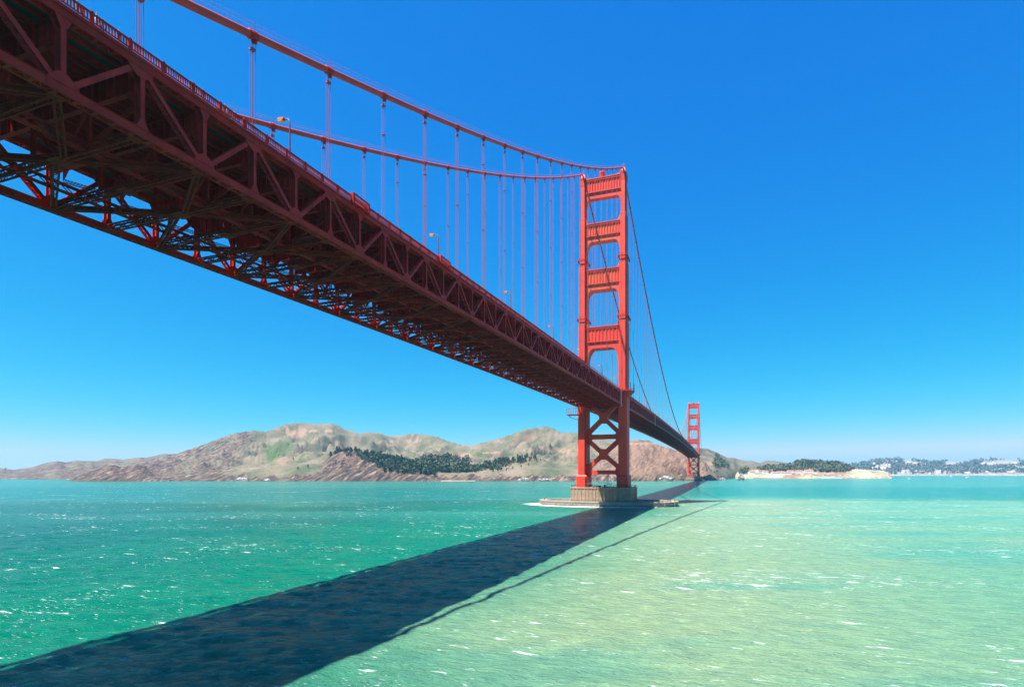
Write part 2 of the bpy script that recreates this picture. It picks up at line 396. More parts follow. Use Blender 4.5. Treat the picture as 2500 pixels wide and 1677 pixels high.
for s in (1, -1):
    ys = np.concatenate([np.arange(-350, 0, 5.0), [0], np.arange(8, 1280, 12.0), [1280.2], np.arange(1300, 1640, 20.0)])
    m = MB(); m.tube([(0, y, zcable(y)) for y in ys], .50, 14)
    smooth(m.mesh('x', CABLEM))
    cb = m.build('main_cable', CABLEM, bridge, (s*XT, 0, 0)); smooth(cb.data)
    # hand ropes with stanchions
    h = MB()
    ys2 = np.concatenate([np.arange(-350, 0, 15.24), [0]])
    for dx in (-.45, .45):
        h.tube([(dx, y, zcable(y)+1.55) for y in ys2], .022, 4)
        for y in [YO - 2*PL*k for k in range(1, 23)]: h.tube([(dx, y, zcable(y)+.35), (dx, y, zcable(y)+1.6)], .035, 4)
    h.build('hand_rope', TRUSSM, cb)
    klist = [YO - 2*PL*k for k in range(1, 23)] + [15.24*k for k in range(1, 84)]
    rest = MB()
    for y in klist:
        zc = zcable(y); zb = zl(y) + 8.35; L = zc - zb - .3
        sl_ = math.atan((zcable(y+.5)-zcable(y-.5)))
        if y < 620:
            link('cable_band', BAND, cb, (0, y, zc), (sl_, 0, 0))
        if y < 900:
            if L > 2.5: link('suspender', suspender_mesh(L, y > 0), cb, (0, y, zb))
            elif L > .3: link('suspender', suspender_mesh(2.5, True), cb, (0, y, zb - 2.5 + L))
        elif L > .5:
            for dy in (-.2, .2): rest.tube([(0, y+dy, zb), (0, y+dy, zc)], .08, 4)
    tag(rest.build('suspender', ROPEM, cb), kind='stuff')

# ---- stiffening truss: prototypes for one panel (origin at bottom-chord centre of the node)
H = 7.62
def member_v():
    m = MB(); 
    for sx in (-.42, .42):
        m.box((sx-.03, -.26, .3), (sx+.03, .26, H-.3))
        m.box((sx-.07 if sx < 0 else sx+.03, -.26, .3), (sx-.03 if sx < 0 else sx+.07, -.22, H-.3)); m.box((sx-.07 if sx < 0 else sx+.03, .22, .3), (sx-.03 if sx < 0 else sx+.07, .26, H-.3))
    m.box((-.39, -.015, .3), (.39, .015, H-.3))
    for z in np.arange(1.2, H-.6, 1.3): m.box((-.39, -.06, z), (.39, .06, z+.06))
    return m
def flare(m, top):
    z = (0, .5, 1.5) if not top else (H, H-.5, H-1.5)
    for sx in (-.49, .46): m.plate([(-.75, z[0]), (-.75, z[1]), (-.28, z[2]), (.28, z[2]), (.75, z[1]), (.75, z[0])], sx, sx+.03)
def member_d(up):
    m = MB(); y0, z0, y1, z1 = (0, 0, PL, H) if up else (0, H, PL, 0)
    m.laced((0, y0 + .12*PL, z0 + (.12 if up else -.12)*H), (0, y1 - .12*PL, z1 - (.12 if up else -.12)*H), .84, .56, side=(1, 0, 0), pitch=.42)
    return m
mv1 = member_v(); flare(mv1, False); V_HANG = mv1.mesh('truss_vertical', TRUSSM)     # hanger node: flare at the bottom
mv2 = member_v(); flare(mv2, True); V_MID = mv2.mesh('truss_vertical', TRUSSM)
D_UP = member_d(True).mesh('truss_diagonal', TRUSSM); D_DN = member_d(False).mesh('truss_diagonal', TRUSSM)
def gusset(top):
    m = MB()
    for sx in (-.52, .49):
        if top: p = [(-1.45, H+.5), (-1.45, H-.45), (-1.15, H-.95), (-.45, H-1.5), (.45, H-1.5), (1.15, H-.95), (1.45, H-.45), (1.45, H+.5)]
        else: p = [(-1.45, -.5), (1.45, -.5), (1.45, .45), (1.15, 1.0), (.45, 1.6), (-.45, 1.6), (-1.15, 1.0), (-1.45, .45)]
        m.plate(p, sx, sx+.035)
    return m.mesh('gusset_plate', TRUSSM)
G_TOP, G_BOT = gusset(True), gusset(False)
# floor beam: plate girder with stiffeners (origin: node, x spans the deck)
m = MB(); zb, zt = 4.9, 7.55
m.box((-15.1, -.03, zb), (12.8, .03, zt)); m.box((-15.1, -.3, zt-.02), (12.8, .3, zt+.06)); m.box((-15.1, -.3, zb-.06), (12.8, .3, zb+.02))
for x in np.arange(-14.7, 12.5, 1.22): m.box((x-.03, -.26, zb), (x+.03, .26, zt))
for s in (-1, 1):                                                 # end plate + knee down to the vertical
    m.platey([(s*13.1, zb), (s*13.1, zb-1.5), (s*12.9, zb-1.5), (s*11.6, zb), (s*11.6, zb+.1), (s*13.1, zb+.1)], -.035, .035)
FBEAM = m.mesh('floor_beam', TRUSSM)
# sway frame hanging from the floor beam to the bottom strut
m = MB()
for x in (-5.2, 5.2): m.laced((x, 0, .35), (x, 0, zb), .5, .3, side=(1, 0, 0), pitch=.36, lw=.07)
for s in (-1, 1):
    m.laced((s*.3, 0, .4), (s*5.0, 0, zb-.1), .42, .3, side=(1, 0, 0), pitch=.36, lw=.07)
    m.laced((s*12.9, 0, zb-1.6), (s*5.4, 0, .45), .42, .3, side=(1, 0, 0), pitch=.36, lw=.07)
SWAY = m.mesh('sway_frame', DARKRED)
# bottom laced strut across
def wlace(m, p, q, w, h):
    """four-angle strut with W webs on the sides and lacing top and bottom"""
    p = Vector(p); q = Vector(q); d = (q-p); L = d.length; d /= L; up = Vector((0, 0, 1)); sd = d.cross(up).normalized()
    for a in (-1, 1):
        for b in (-1, 1): m.bar(p + sd*(a*w/2) + up*(b*h/2), q + sd*(a*w/2) + up*(b*h/2), .19, .19)
        n = int(L/1.15)
        for i in range(n):
            z0 = (-1)**i*h/2
            m.bar(p + d*(L*i/n) + sd*(a*w/2) + up*z0, p + d*(L*(i+1)/n) + sd*(a*w/2) - up*z0, .04, .15, up=(0, 0, 1))
    for b in (-1, 1):
        n = int(L/.9)
        for i in range(n):
            z0 = (-1)**i*w/2
            m.bar(p + d*(L*i/n) + sd*z0 + up*(b*h/2), p + d*(L*(i+1)/n) - sd*z0 + up*(b*h/2), .12, .02)
m = MB(); wlace(m, (-15.5, 0, 0), (13.2, 0, 0), .6, .85)
for s in (-15.3, 13.0): m.box((s-.6, -.7, -.47), (s+.6, .7, -.44))
m.box((-1.0, -1.0, -.47), (1.0, 1.0, -.44))
BSTRUT = m.mesh('bottom_strut', DARKRED)
# bottom lateral diagonals: from chord node to centre of next strut
def lat(s, q):
    m = MB(); wlace(m, (13.0 if s > 0 else -15.3, 0, -.1), (s*.6, PL*q, -.1), .55, .5); return m.mesh('lateral_brace', DARKRED)
LAT = {(s, q): lat(s, q) for s in (-1, 1) for q in (-1, 1)}
# low detail versions for far side
def slope(y): return math.atan((zl(y+1)-zl(y-1))/2)
NEAR = 45
for j in range(1, 51):
    y = YO - PL*j; z = zl(y) + .5; hang = (j % 2 == 0); sp = slope(y); nearp = j <= NEAR
    for s in (1, -1):
        n_v = link('truss_vertical', V_HANG if hang else V_MID, bridge, (tx_(s), y, z))
        n_d = link('truss_diagonal', D_UP if not hang else D_DN, bridge, (tx_(s), y, z), (sp, 0, 0))
        n_g = link('gusset_plate', G_TOP if hang else G_BOT, bridge, (tx_(s), y, z), (sp, 0, 0))
        if not hang:
            for q in (-1, 1): o = link('lateral_brace', LAT[(s, q)], bridge, (0, y, z), (sp, 0, 0))
    link('floor_beam', FBEAM, bridge, (0, y, z)); link('bottom_strut', BSTRUT, bridge, (0, y, z))
    link('sway_frame', SWAY, bridge, (0, y, z))
Y0 = YO - PL*50
def RX(s): return 14.36 if s > 0 else -16.66
# ---- long members following the profile
def runs(y0, y1, step):
    n = max(1, int(round((y1-y0)/step))); return [(y0+(y1-y0)*i/n, y0+(y1-y0)*(i+1)/n) for i in range(n)]
def longbar(mb, x, dz, w, h, y0, y1, step=PL, x2=None):
    for a, b in runs(y0, y1, step): mb.bar((x, a, zl(a)+dz), (x, b, zl(b)+dz), w, h)
for s in (1, -1):
    for name, dz, hh in (('bottom_chord', .5, .95), ('top_chord', .5+H, .95)):
        m = MB()
        for sx in (-.44, .44): longbar(m, tx_(s)+sx, dz, .06, hh, Y0, 1280.2)
        longbar(m, tx_(s), dz+hh/2-.05, .84, .04, Y0, 1280.2)
        for sx in (-.53, .53):                                       # flange angles
            longbar(m, tx_(s)+sx, dz-hh/2+.03, .14, .05, Y0, 0); longbar(m, tx_(s)+sx, dz+hh/2-.03, .14, .05, Y0, 0)
        k = 0
        a = Y0
        while a < -8:                                                # open lacing and battens below
            b = a + .62; q = (-1)**k * .4; za = zl(a)+dz-hh/2+.03; zb_ = zl(b)+dz-hh/2+.03
            if (k % 3) == 0: m.box((tx_(s)-.42, a, za-.02), (tx_(s)+.42, a+.34, za+.0))
            m.bar((tx_(s)-q, a, za), (tx_(s)+q, b, zb_), .1, .02); a = b; k += 1
        m.box((tx_(s)-.4, 0, zl(0)+dz-hh/2), (tx_(s)+.4, .1, zl(0)+dz-hh/2+.02))
        longbar(m, tx_(s), dz-hh/2+.05, .82, .04, 0.2, 1280.2, 15.24)
        # splice plates
        for a in np.arange(Y0+3.8, -6, 15.24): m.bar(((tx_(s)+s*.475), a, zl(a)+dz), ((tx_(s)+s*.475), a+1.3, zl(a+1.3)+dz), .015, hh*.8)
        m.build(name, TRUSSM, bridge)
    # main span web members as one mesh per kind
    for name in ('truss_vertical', 'truss_diagonal'):
        m = MB()
        for j in range(0, 168):
            y = PM*j; z = zl(y)+.5; y2 = PM*(j+1); z2 = zl(y2)+.5
            if name == 'truss_vertical': 
                m.box((tx_(s)-.46, y-.2, z+.3), (tx_(s)-.38, y+.2, z+H-.3)); m.box((tx_(s)+.38, y-.2, z+.3), (tx_(s)+.46, y+.2, z+H-.3))
            else:
                up = (j % 2 == 1); a = (y, z if up else z+H); b = (y2, z2+H if up else z2)
                for sx in (-.42, .42): m.bar((tx_(s)+sx, *a), (tx_(s)+sx, *b), .06, .55)
                g = z if up else z+H
                for sx in (-.5, .46): m.plate([(y-1.3, g-.45), (y+1.3, g-.45), (y+1.0, g+.9), (y-1.0, g+.9)] if up else [(y-1.0, g-1.0), (y+1.0, g-1.0), (y+1.3, g+.45), (y-1.3, g+.45)], tx_(s)+sx, tx_(s)+sx+.04)
        tag(m.build(name, TRUSSM, bridge), kind='stuff')
# between the two trusses of the main span
m = MB(); m2 = MB(); m3 = MB()
for j in range(0, 168):
    y = PM*j; z = zl(y)+.5
    m.box((-15.2, y-.05, z+4.9), (12.9, y+.05, z+7.5)); m.box((-15.2, y-.25, z+4.85), (12.9, y+.25, z+4.93))
    m2.box((-15.5, y-.3, z-.42), (13.2, y+.3, z-.36)); m2.box((-15.5, y-.3, z+.3), (13.2, y+.3, z+.36))
    for x in np.arange(-14, 12, 1.6): m2.bar((x, y, z-.4), (x+.8, y, z+.33), .5, .07, up=(0, 1, 0)); m2.bar((x+.8, y, z+.33), (x+1.6, y, z-.4), .5, .07, up=(0, 1, 0))
    if j % 2:
        for s in (-1, 1):
            for q in (-1, 1): m3.bar((13 if s > 0 else -15.3, y, z-.1), (s*.5, y+q*PM, z-.1), .5, .45)
tag(m.build('floor_beam', TRUSSM, bridge), kind='stuff'); tag(m2.build('bottom_strut', DARKRED, bridge), kind='stuff'); tag(m3.build('lateral_brace', DARKRED, bridge), kind='stuff')
# longitudinal laced inspection girders under the floor
for x in (4.5, -8.8):
    m = MB()
    for j in range(50):
        a = Y0 + PL*j; b = a + PL; wlace(m, (x, a, zl(a)+.95), (x, b, zl(b)+.95), .5, 1.0)
    longbar(m, x, .95, .5, .6, 0.2, 1280, 15.24)
    m.build('inspection_girder', TRUSSM if x > 0 else DARKRED, bridge)
for x in np.arange(-9.1, 9.2, 1.4):
    m = MB(); longbar(m, x, 8.52, .03, .72, Y0, 1280.2, 15.24); longbar(m, x, 8.17, .26, .03, Y0, 1280.2, 15.24)
    m.build('stringer', DARKRED, bridge)
for s in (-1, 1):
    for xx in (s*11.3, s*12.7):
        m = MB(); longbar(m, xx, 8.36, .03, .5, Y0, 1280.2, 15.24); longbar(m, xx, 8.1, .24, .03, Y0, 1280.2, 15.24); m.build('sidewalk_stringer', TRUSSM, bridge)
# deck
m = MB()
for a, b in runs(Y0, 1280.2, PL):
    for za, zb_, x0, x1 in ((8.9, 9.12, -10.2, 10.2),):
        m.add([(x0, a, zl(a)+za), (x1, a, zl(a)+za), (x1, b, zl(b)+za), (x0, b, zl(b)+za), (x0, a, zl(a)+zb_), (x1, a, zl(a)+zb_), (x1, b, zl(b)+zb_), (x0, b, zl(b)+zb_)],
              [(0,3,2,1),(4,5,6,7),(0,1,5,4),(1,2,6,5),(2,3,7,6),(3,0,4,7)])
m.build('road_deck', DECKM, bridge)
m = MB(); 
for a, b in runs(Y0, 1280.2, PL): m.add([(-9.3, a, zl(a)+9.124), (9.3, a, zl(a)+9.124), (9.3, b, zl(b)+9.124), (-9.3, b, zl(b)+9.124)], [(0, 1, 2, 3)])
m.build('roadway', ASPH, bridge)
for s in (-1, 1):
    xa, xb = (10.27, 14.3) if s > 0 else (-16.6, -10.27)  # west slab widened over an open slot to keep sunlight off the shadow below
    m = MB()
    for a, b in runs(Y0, 1280.2, PL):
        if abs(a) < 10 or abs(a-1280) < 10: pass
        m.add([(x, y, zl(y)+z) for z in (8.64, 8.8) for x, y in ((xa, a), (xb, a), (xb, b), (xa, b))], [(0,3,2,1),(4,5,6,7),(0,1,5,4),(1,2,6,5),(2,3,7,6),(3,0,4,7)])
    m.build('sidewalk', DECKM, bridge)
    m = MB(); longbar(m, RX(s), 8.62, .10, .34, Y0, 1280.2); m.build('fascia', TRUSSM, bridge)
# railings
m = MB(); m.box((-.15, -.15, 8.75), (.15, .15, 10.02)); POSTM = m.mesh('railing_post', TRUSSM)
BAYS = (-281, -249.5)
for s in (1, -1):
    rail = MB(); pst = MB(); pick = MB()
    def off(y): return RX(s)
    longbar(rail, RX(s), 9.84, .20, .16, Y0, 1280.2); longbar(rail, RX(s), 8.98, .12, .12, Y0, 1280.2)
    y = Y0; npost = 0; posts = []
    while y < 1278:
        if s > 0 and -338 < y < -4: posts.append(y)
        else: pst.box((RX(s)-.15, y-.15, zl(y)+8.75), (RX(s)+.15, y+.15, zl(y)+10.02))
        y += 3.81
    y = Y0
    while y < -110:
        pick.box((RX(s)-.05, y-.065, zl(y)+8.95), (RX(s)+.05, y+.065, zl(y)+9.82)); y += .30
    rl = rail.build('railing', TRUSSM, bridge)
    tag(pst.build('railing_post', TRUSSM, rl), kind='stuff'); pick.build('pickets', TRUSSM, rl)
    for y in posts: link('railing_post', POSTM, rl, (RX(s), y, zl(y)))
    far = MB()
    while y < 1278: far.box((RX(s)-.03, y, zl(y)+9.0), (RX(s)+.03, y+.45, zl(y)+9.82)); y += 1.1
    far.build('pickets', TRUSSM, rl)
    # inner guard rail by the roadway
    g = MB(); longbar(g, s*9.75, 9.9, .12, .3, Y0, 1280.2)
    g.build('guard_rail', TRUSSM, bridge)
for yb in BAYS:
    m = MB(); z = zl(yb)+8.65; L = 4.4
    for y in (yb-L/2, yb+L/2): m.box((14.3, y-.2, z-.3), (14.95, y+.2, z+1.6))
    m.box((14.86, yb-L/2, z+1.35), (15.0, yb+L/2, z+1.55)); m.box((14.86, yb-L/2, z+.3), (15.0, yb+L/2, z+.45)); m.box((14.3, yb-L/2, z-.2), (14.95, yb+L/2, z-.05))
    for k in range(1, 18): y = yb-L/2 + L*k/18; m.box((14.9, y-.05, z+.4), (14.95, y+.05, z+1.4))
    m.build('railing_bay', TRUSSM, bridge)
# sheeted access ladders hanging on the side of the deck near the tower and further along
for yb in (-12.5, 178.0):
    m = MB(); z = zl(yb)
    m.box((14.6, yb-1.0, z-1.6), (14.8, yb+1.3, z+9.6))
    for k in range(9): m.box((14.8, yb-1.0, z-1.0+1.15*k), (14.86, yb+1.3, z-.82+1.15*k))
    f = m.build('access_cover', SHEET, bridge)
    m = MB(); m.box((14.3, yb-2.2, z+9.0), (15.5, yb+1.4, z+10.2)); m.box((14.25, yb-2.0, z-.4), (14.59, yb-1.2, z+9.2)); m.build('access_frame', ORANGE, f)
# work platform slung under the west side at the tower
m = MB()
m.box((-22.5, -9.5, 60.4), (-14.6, -3.0, 60.8))
for x in np.linspace(-22.4, -14.7, 6): m.box((x-.08, -9.5, 60.8), (x+.08, -9.34, 64.6))
m.box((-22.5, -9.5, 64.4), (-14.6, -9.3, 64.7)); m.box((-22.5, -9.5, 62.4), (-14.6, -9.35, 62.6))
m.tube([(-22, -6, 60.4), (-20, -6, 58.8), (-17, -6, 57.6), (-14.8, -6, 57.2)], .12, 6); m.tube([(-22, -8, 60.4), (-20, -8, 58.8), (-17, -8, 57.6), (-14.8, -8, 57.2)], .12, 6)
m.build('work_platform', DARKRED, bridge)

# ------------------------------------------------------------------ tower piers and fender
def superellipse(a, b, n, p=2.6):
    out = []
    for i in range(n):
        t = 2*math.pi*i/n; c, s = math.cos(t), math.sin(t)
        out.append((a*math.copysign(abs(c)**(2/p), c), b*math.copysign(abs(s)**(2/p), s)))
    return out
def make_pier(yb, label):
    m = MB()
    poly = [(-21.4, -6), (-19.5, -11.2), (-9, -12.6), (9, -12.6), (19.5, -11.2), (21.4, -6), (21.4, 6), (19.5, 11.2), (9, 12.6), (-9, 12.6), (-19.5, 11.2), (-21.4, 6)]
    m.prism(poly, -8, 12)
    for i in range(len(poly)):                                      # broad vertical ribs left by the formwork
        (x0, y0), (x1, y1) = poly[i], poly[(i+1) % len(poly)]
        L = math.hypot(x1-x0, y1-y0); n = int(L/2.2); nx, ny = (y1-y0)/L, -(x1-x0)/L
        for k in range(n):
            t = (k+.5)/n; x = x0+(x1-x0)*t; y = y0+(y1-y0)*t; tx, ty = (x1-x0)/L*.42, (y1-y0)/L*.42
            m.prism([(x-tx, y-ty), (x-tx+nx*.28, y-ty+ny*.28), (x+tx+nx*.28, y+ty+ny*.28), (x+tx, y+ty)][::-1], -6, 11.2)
    pier = tag(m.build('concrete_pier', CONC, None, (0, yb, 0)), label, 'pier', 'concrete tower piers')
    m = MB(); m.prism([(x*1.025, y*1.03) for x, y in poly], 11.2, 12.004); m.build('pier_cap', CONC, pier)
    # railing, pipes and gear on the pier top
    m = MB(); pts = [(x*.99, y*.98) for x, y in poly]
    for i in range(len(pts)):
        (x0, y0), (x1, y1) = pts[i], pts[(i+1) % len(pts)]
        for z in (12.7, 13.4): m.bar((x0, y0, z), (x1, y1, z), .1, .1)
        n = max(1, int(math.hypot(x1-x0, y1-y0)/2))
        for k in range(n): m.box((x0+(x1-x0)*k/n-.06, y0+(y1-y0)*k/n-.06, 12), (x0+(x1-x0)*k/n+.06, y0+(y1-y0)*k/n+.06, 13.4))
    m.build('railing', DARKM, pier)
    m = MB()
    for k, (x, y, h) in enumerate(((4.0, -9, 4.4), (5.4, -9, 4.0), (6.6, -8, 4.4), (-6, -9, 2.4), (-8.5, -9, 1.8))):
        m.tube([(x, y, 12), (x, y, 12+h)], .13, 6)
    for z in (14.2, 16.2): m.bar((4, -9, z), (6.6, -8, z), .12, .12)
    m.tube([(-9.5, -10.5, 14.0), (-2, -10.5, 15.2), (7, -10.5, 14.3), (12, -10.5, 13.2)], .1, 6)
    m.tube([(-9, -10, 15.0), (0, -10, 15.4), (9.5, -10, 14.8)], .08, 6)
    m.box((-3.6, -9.5, 12.0), (-.2, -7.5, 13.1)); m.box((2.0, -9.5, 12.0), (3.1, -8.2, 13.8)); m.tube([(-5.4, -8.6, 12.5), (-4.2, -8.6, 12.5)], .5, 10)
    m.build('pipework', DARKM, pier)
    return pier
make_pier(4, 'ribbed tan concrete pier under the near tower, ringed by the oval fender')
make_pier(1280.2, 'small distant concrete pier under the far tower at the foot of the cliff')
# fender ring (oval wall round the near pier)
m = MB(); n = 40
outer = superellipse(46.5, 23.5, n, 2.5); inner = superellipse(42.3, 19.6, n, 2.5)
mid = superellipse(46.9, 23.9, n, 2.5)
vs = []; 
for (z, ring) in ((-8, outer), (2.5, outer), (2.5, mid), (3.1, mid), (3.1, inner), (-8, inner)): vs += [(x, y, z) for x, y in ring]
fs = [(r*n+i, r*n+(i+1) % n, (r+1)*n+(i+1) % n, (r+1)*n+i) for r in range(5) for i in range(n)]
m.add(vs, fs)
fender = tag(m.build('pier_fender', CONC2, None, (2.2, 4, 0)), 'low oval concrete fender wall ringing the near tower pier at water level', 'fender wall')
m = MB()
for i in range(0, n, 2):
    x, y = mid[i]; x2, y2 = x*1.004, y*1.006; m.bar((x2, y2, -1), (x2, y2, 2.7), .35, .25)
m.build('fender_rib', CONC2, fender)
m = MB()
for x, y in ((-44.6, 0), (-42, -8), (44.6, 0), (42.6, -7.5), (38, -14), (44, 5)): m.tube([(x, y, 3.1), (x, y, 3.85), (x, y, 3.95)], [.35, .35, .55], 8)
m.build('mooring_bollard', ORANGE, fender)

# ------------------------------------------------------------------ street lamps
m = MB(); m.tube([(0, 0, 0), (0, 0, .5), (0, 0, .55), (0, 0, 6.2)], [.22, .2, .15, .10], 10)
m.tube([(0, 0, 6.2), (-.06, 0, 6.7), (-.35, 0, 7.05), (-.8, 0, 7.15), (-1.2, 0, 7.1)], [.10, .095, .09, .08, .07], 8)
LP = m.mesh('pole', paint('pole_paint', (.22, .035, .03), (.16, .025, .02), None)); m = MB()
m.plate([(-.3, 0), (.3, 0), (.24, .32), (-.24, .32)], -2.15, -1.1); LHm = m.mesh('lamp_head', ORANGE)
m = MB(); m.plate([(-.26, -.2), (.26, -.2), (.28, -.004), (-.28, -.004)], -2.05, -1.3); LLm = m.mesh('lens', LENS)
def street_lamp(x, y, face, label, group):
    o = empty('street_lamp', (x, y, zl(y)+8.8)); o.rotation_euler.z = 0 if face > 0 else math.pi
    tag(o, label, 'street lamp', group)
    link('pole', LP, o); h = link('lamp_head', LHm, o, (0, 0, 6.95), (0, R(6), 0)); link('lens', LLm, h)
ords = ['nearest street lamp on the bridge, tall curved pole with yellow lens above the railing', 'second street lamp from the left, curved red pole with yellow lens on the bridge', 'third street lamp along the bridge rail, between two suspenders',
        'fourth street lamp along the bridge rail, just left of the tower', 'fifth street lamp, small, seen against the near tower left leg', 'sixth street lamp, tiny, seen inside the tower portal above the deck', 'seventh street lamp, tiny, beside the right leg of the near tower']
for i, y in enumerate([-296.4+46.4*k for k in range(7)]):
    street_lamp(13.2, y, 1, ords[i], 'street lamps along the near span')
for k in range(7): street_lamp(-13.0, -296.4+46.4*k+20, -1, 'small red street lamp on the far west rail of the near span', 'street lamps on the far rail of the near span')
for k in range(1, 18): street_lamp(13.2, -10+46.4*k, 1, 'tiny red street lamp lining the main span beyond the near tower', 'street lamps along the main span')

# ------------------------------------------------------------------ people at the railing
def body_mesh(arm):
    vs = {'pel': (0,0,.93,.15), 'wa': (0,0,1.08,.14), 'ch': (0,.01,1.32,.17), 'nk': (0,.0,1.50,.065), 'hd0': (0,.02,1.58,.085), 'hd': (0,.02,1.68,.10), 'hd2': (0,.01,1.76,.07)}
    ed = [('pel','wa'),('wa','ch'),('ch','nk'),('nk','hd0'),('hd0','hd'),('hd','hd2')]
    for s, t in ((-1, 'l'), (1, 'r')):
        vs.update({'hip'+t: (s*.10,0,.86,.10), 'kn'+t: (s*.11,.03,.48,.065), 'an'+t: (s*.11,-.01,.09,.045), 'to'+t: (s*.12,.16,.04,.035),
                   'sh'+t: (s*.19,0,1.42,.065), 'el'+t: (s*.26, .02+arm*.12, 1.16+arm*.02, .045), 'wr'+t: (s*.24, .10+arm*.28, .95+arm*.18, .032), 'ha'+t: (s*.235, .15+arm*.32, .88+arm*.24, .035)})
        ed += [('pel','hip'+t),('hip'+t,'kn'+t),('kn'+t,'an'+t),('an'+t,'to'+t),('ch','sh'+t),('sh'+t,'el'+t),('el'+t,'wr'+t),('wr'+t,'ha'+t)]
    names = list(vs); me = bpy.data.meshes.new('b'); me.from_pydata([vs[n][:3] for n in names], [(names.index(a), names.index(b)) for a, b in ed], [])
    o = bpy.data.objects.new('tmp', me); COL.objects.link(o)
    o.modifiers.new('s', 'SKIN'); sk = me.skin_vertices[0].data
    for i, n in enumerate(names): sk[i].radius = (vs[n][3], vs[n][3]*.85); sk[i].use_root = (n == 'pel')
    o.modifiers.new('u', 'SUBSURF').levels = 1
    bpy.context.view_layer.update(); dg = bpy.context.evaluated_depsgraph_get()
    r = bpy.data.meshes.new_from_object(o.evaluated_get(dg)); bpy.data.objects.remove(o)
    return r
BOD = [body_mesh(0.0), body_mesh(1.0)]
SKIN = flat('skin', (.5, .28, .19)); HAIR = flat('hair', (.05, .03, .02))
CL = {n: flat('cloth_'+n, c, .9) for n, c in dict(white=(.75,.74,.72), blue=(.06,.15,.4), teal=(.03,.3,.28), black=(.03,.03,.035), red=(.6,.04,.03), pink=(.7,.25,.3), orange=(.8,.2,.02), denim=(.07,.1,.2), khaki=(.35,.28,.18), grey=(.2,.2,.21)).items()}
def person(x, y, face, shirt, legs, pose, label, hat=None):
    me = BOD[pose].copy(); me.materials.clear()
    for mt in (SKIN, CL[shirt], CL[legs], CL[hat] if hat else HAIR, DARKM): me.materials.append(mt)
    for p in me.polygons:
        c = p.center; mi = 0
        if c.z < .1: mi = 4
        elif c.z < .98 and abs(c.x) < .21: mi = 2
        elif c.z < 1.5 and c.z > 1.0 and not (abs(c.x) > .21 and c.z < 1.1): mi = 1
        elif c.z > 1.70 or (c.z > 1.6 and c.y < .0): mi = 3
        p.material_index = mi
    smooth(me)
    o = link('person', me, None, (x, y, zl(y)+8.8), (0, 0, face)); tag(o, label, 'person', 'people on the near sidewalk')
P = [(-328.9, 'white', 'denim', 0, 'person in a white top at the bridge rail, leftmost near the top edge', None), (-327.4, 'black', 'grey', 1, 'person in dark clothes leaning on the rail beside the leftmost walkers', None),
     (-326.0, 'teal', 'denim', 0, 'person in a teal top among the leftmost group on the bridge', None), (-325.4, 'red', 'black', 0, 'person in a red top standing behind the upper left rail', None),
     (-324.2, 'white', 'khaki', 1, 'person in a white top and khaki trousers behind the upper left rail', None), (-323.5, 'teal', 'black', 0, 'person in teal jacket and black trousers, right end of the upper left group', None),
     (-322.0, 'blue', 'denim', 0, 'person in a blue top walking alone right of the upper left group', None), (-313.4, 'orange', 'denim', 1, 'person in bright orange at the rail between two near suspenders', None),
     (-311.8, 'black', 'black', 0, 'person all in black just right of the orange-clad person', None), (-309.2, 'pink', 'black', 0, 'person in a pink top wearing a hat, head above the rail', 'pink'),
     (-308.6, 'teal', 'denim', 1, 'person with a teal cap beside the pink-clad walker', 'teal'), (-307.9, 'white', 'denim', 0, 'person in a white shirt right of the pink and teal pair', None),
     (-307.2, 'grey', 'black', 0, 'person in grey behind the rail left of the second suspender', None), (-305.4, 'blue', 'denim', 0, 'person in a blue shirt close to the second suspender', None),
     (-304.0, 'black', 'denim', 1, 'person in a black top standing behind the second suspender', None), (-290.4, 'teal', 'black', 0, 'person in a green-teal top alone between lamp and third suspender', None)]
for i, (y, sh, lg, ps, lab, hat) in enumerate(P): person(13.95 - .25*(i % 2), y, -math.pi/2 + .5*((i*7 % 5)-2)/2 + (0 if i % 3 else 1.2), sh, lg, ps, lab, hat)

# vehicles on the deck
def van_parts():
    b = MB(); prof = [(-2.6, .45), (2.5, .45), (2.6, .9), (2.35, 1.15), (1.6, 2.05), (1.2, 2.25), (-2.5, 2.25), (-2.6, 2.1)]
    b.plate(prof, -.95, .95); wv = MB(); wv.plate([(1.45, 1.95), (2.2, 1.2), (2.3, 1.2), (1.55, 2.05)], -.85, .85)
    for s in (-1, 1): wv.box((s*.93-.03, -.2, 1.35), (s*.93+.03, 1.3, 1.95))
    wh = MB(); wh.tube([(-.1, 0, 0), (.1, 0, 0)], .34, 14); return b.mesh('body', flat('van_white', (.8, .8, .8), .3)), wv.mesh('window', DARKM), wh.mesh('wheel', DARKM)
VB, VW, VH = van_parts()
def van(x, y, sc, label):
    o = tag(empty('delivery_van', (x, y, zl(y)+9.13)), label, 'van'); o.scale = (sc,)*3
    link('body', VB, o); link('window', VW, o)
    for a in (-.88, .88):
        for b in (-1.6, 1.6): link('wheel', VH, o, (a, b, .36))
van(8.2, 366, 1.5, 'tall white van on the main span deck in front of the far tower'); van(8.2, -284.5, 1.0, 'white van roof showing over the railing between the two railing bays'); van(8.0, -275.5, 1.0, 'second white van just right of the raised railing bay')

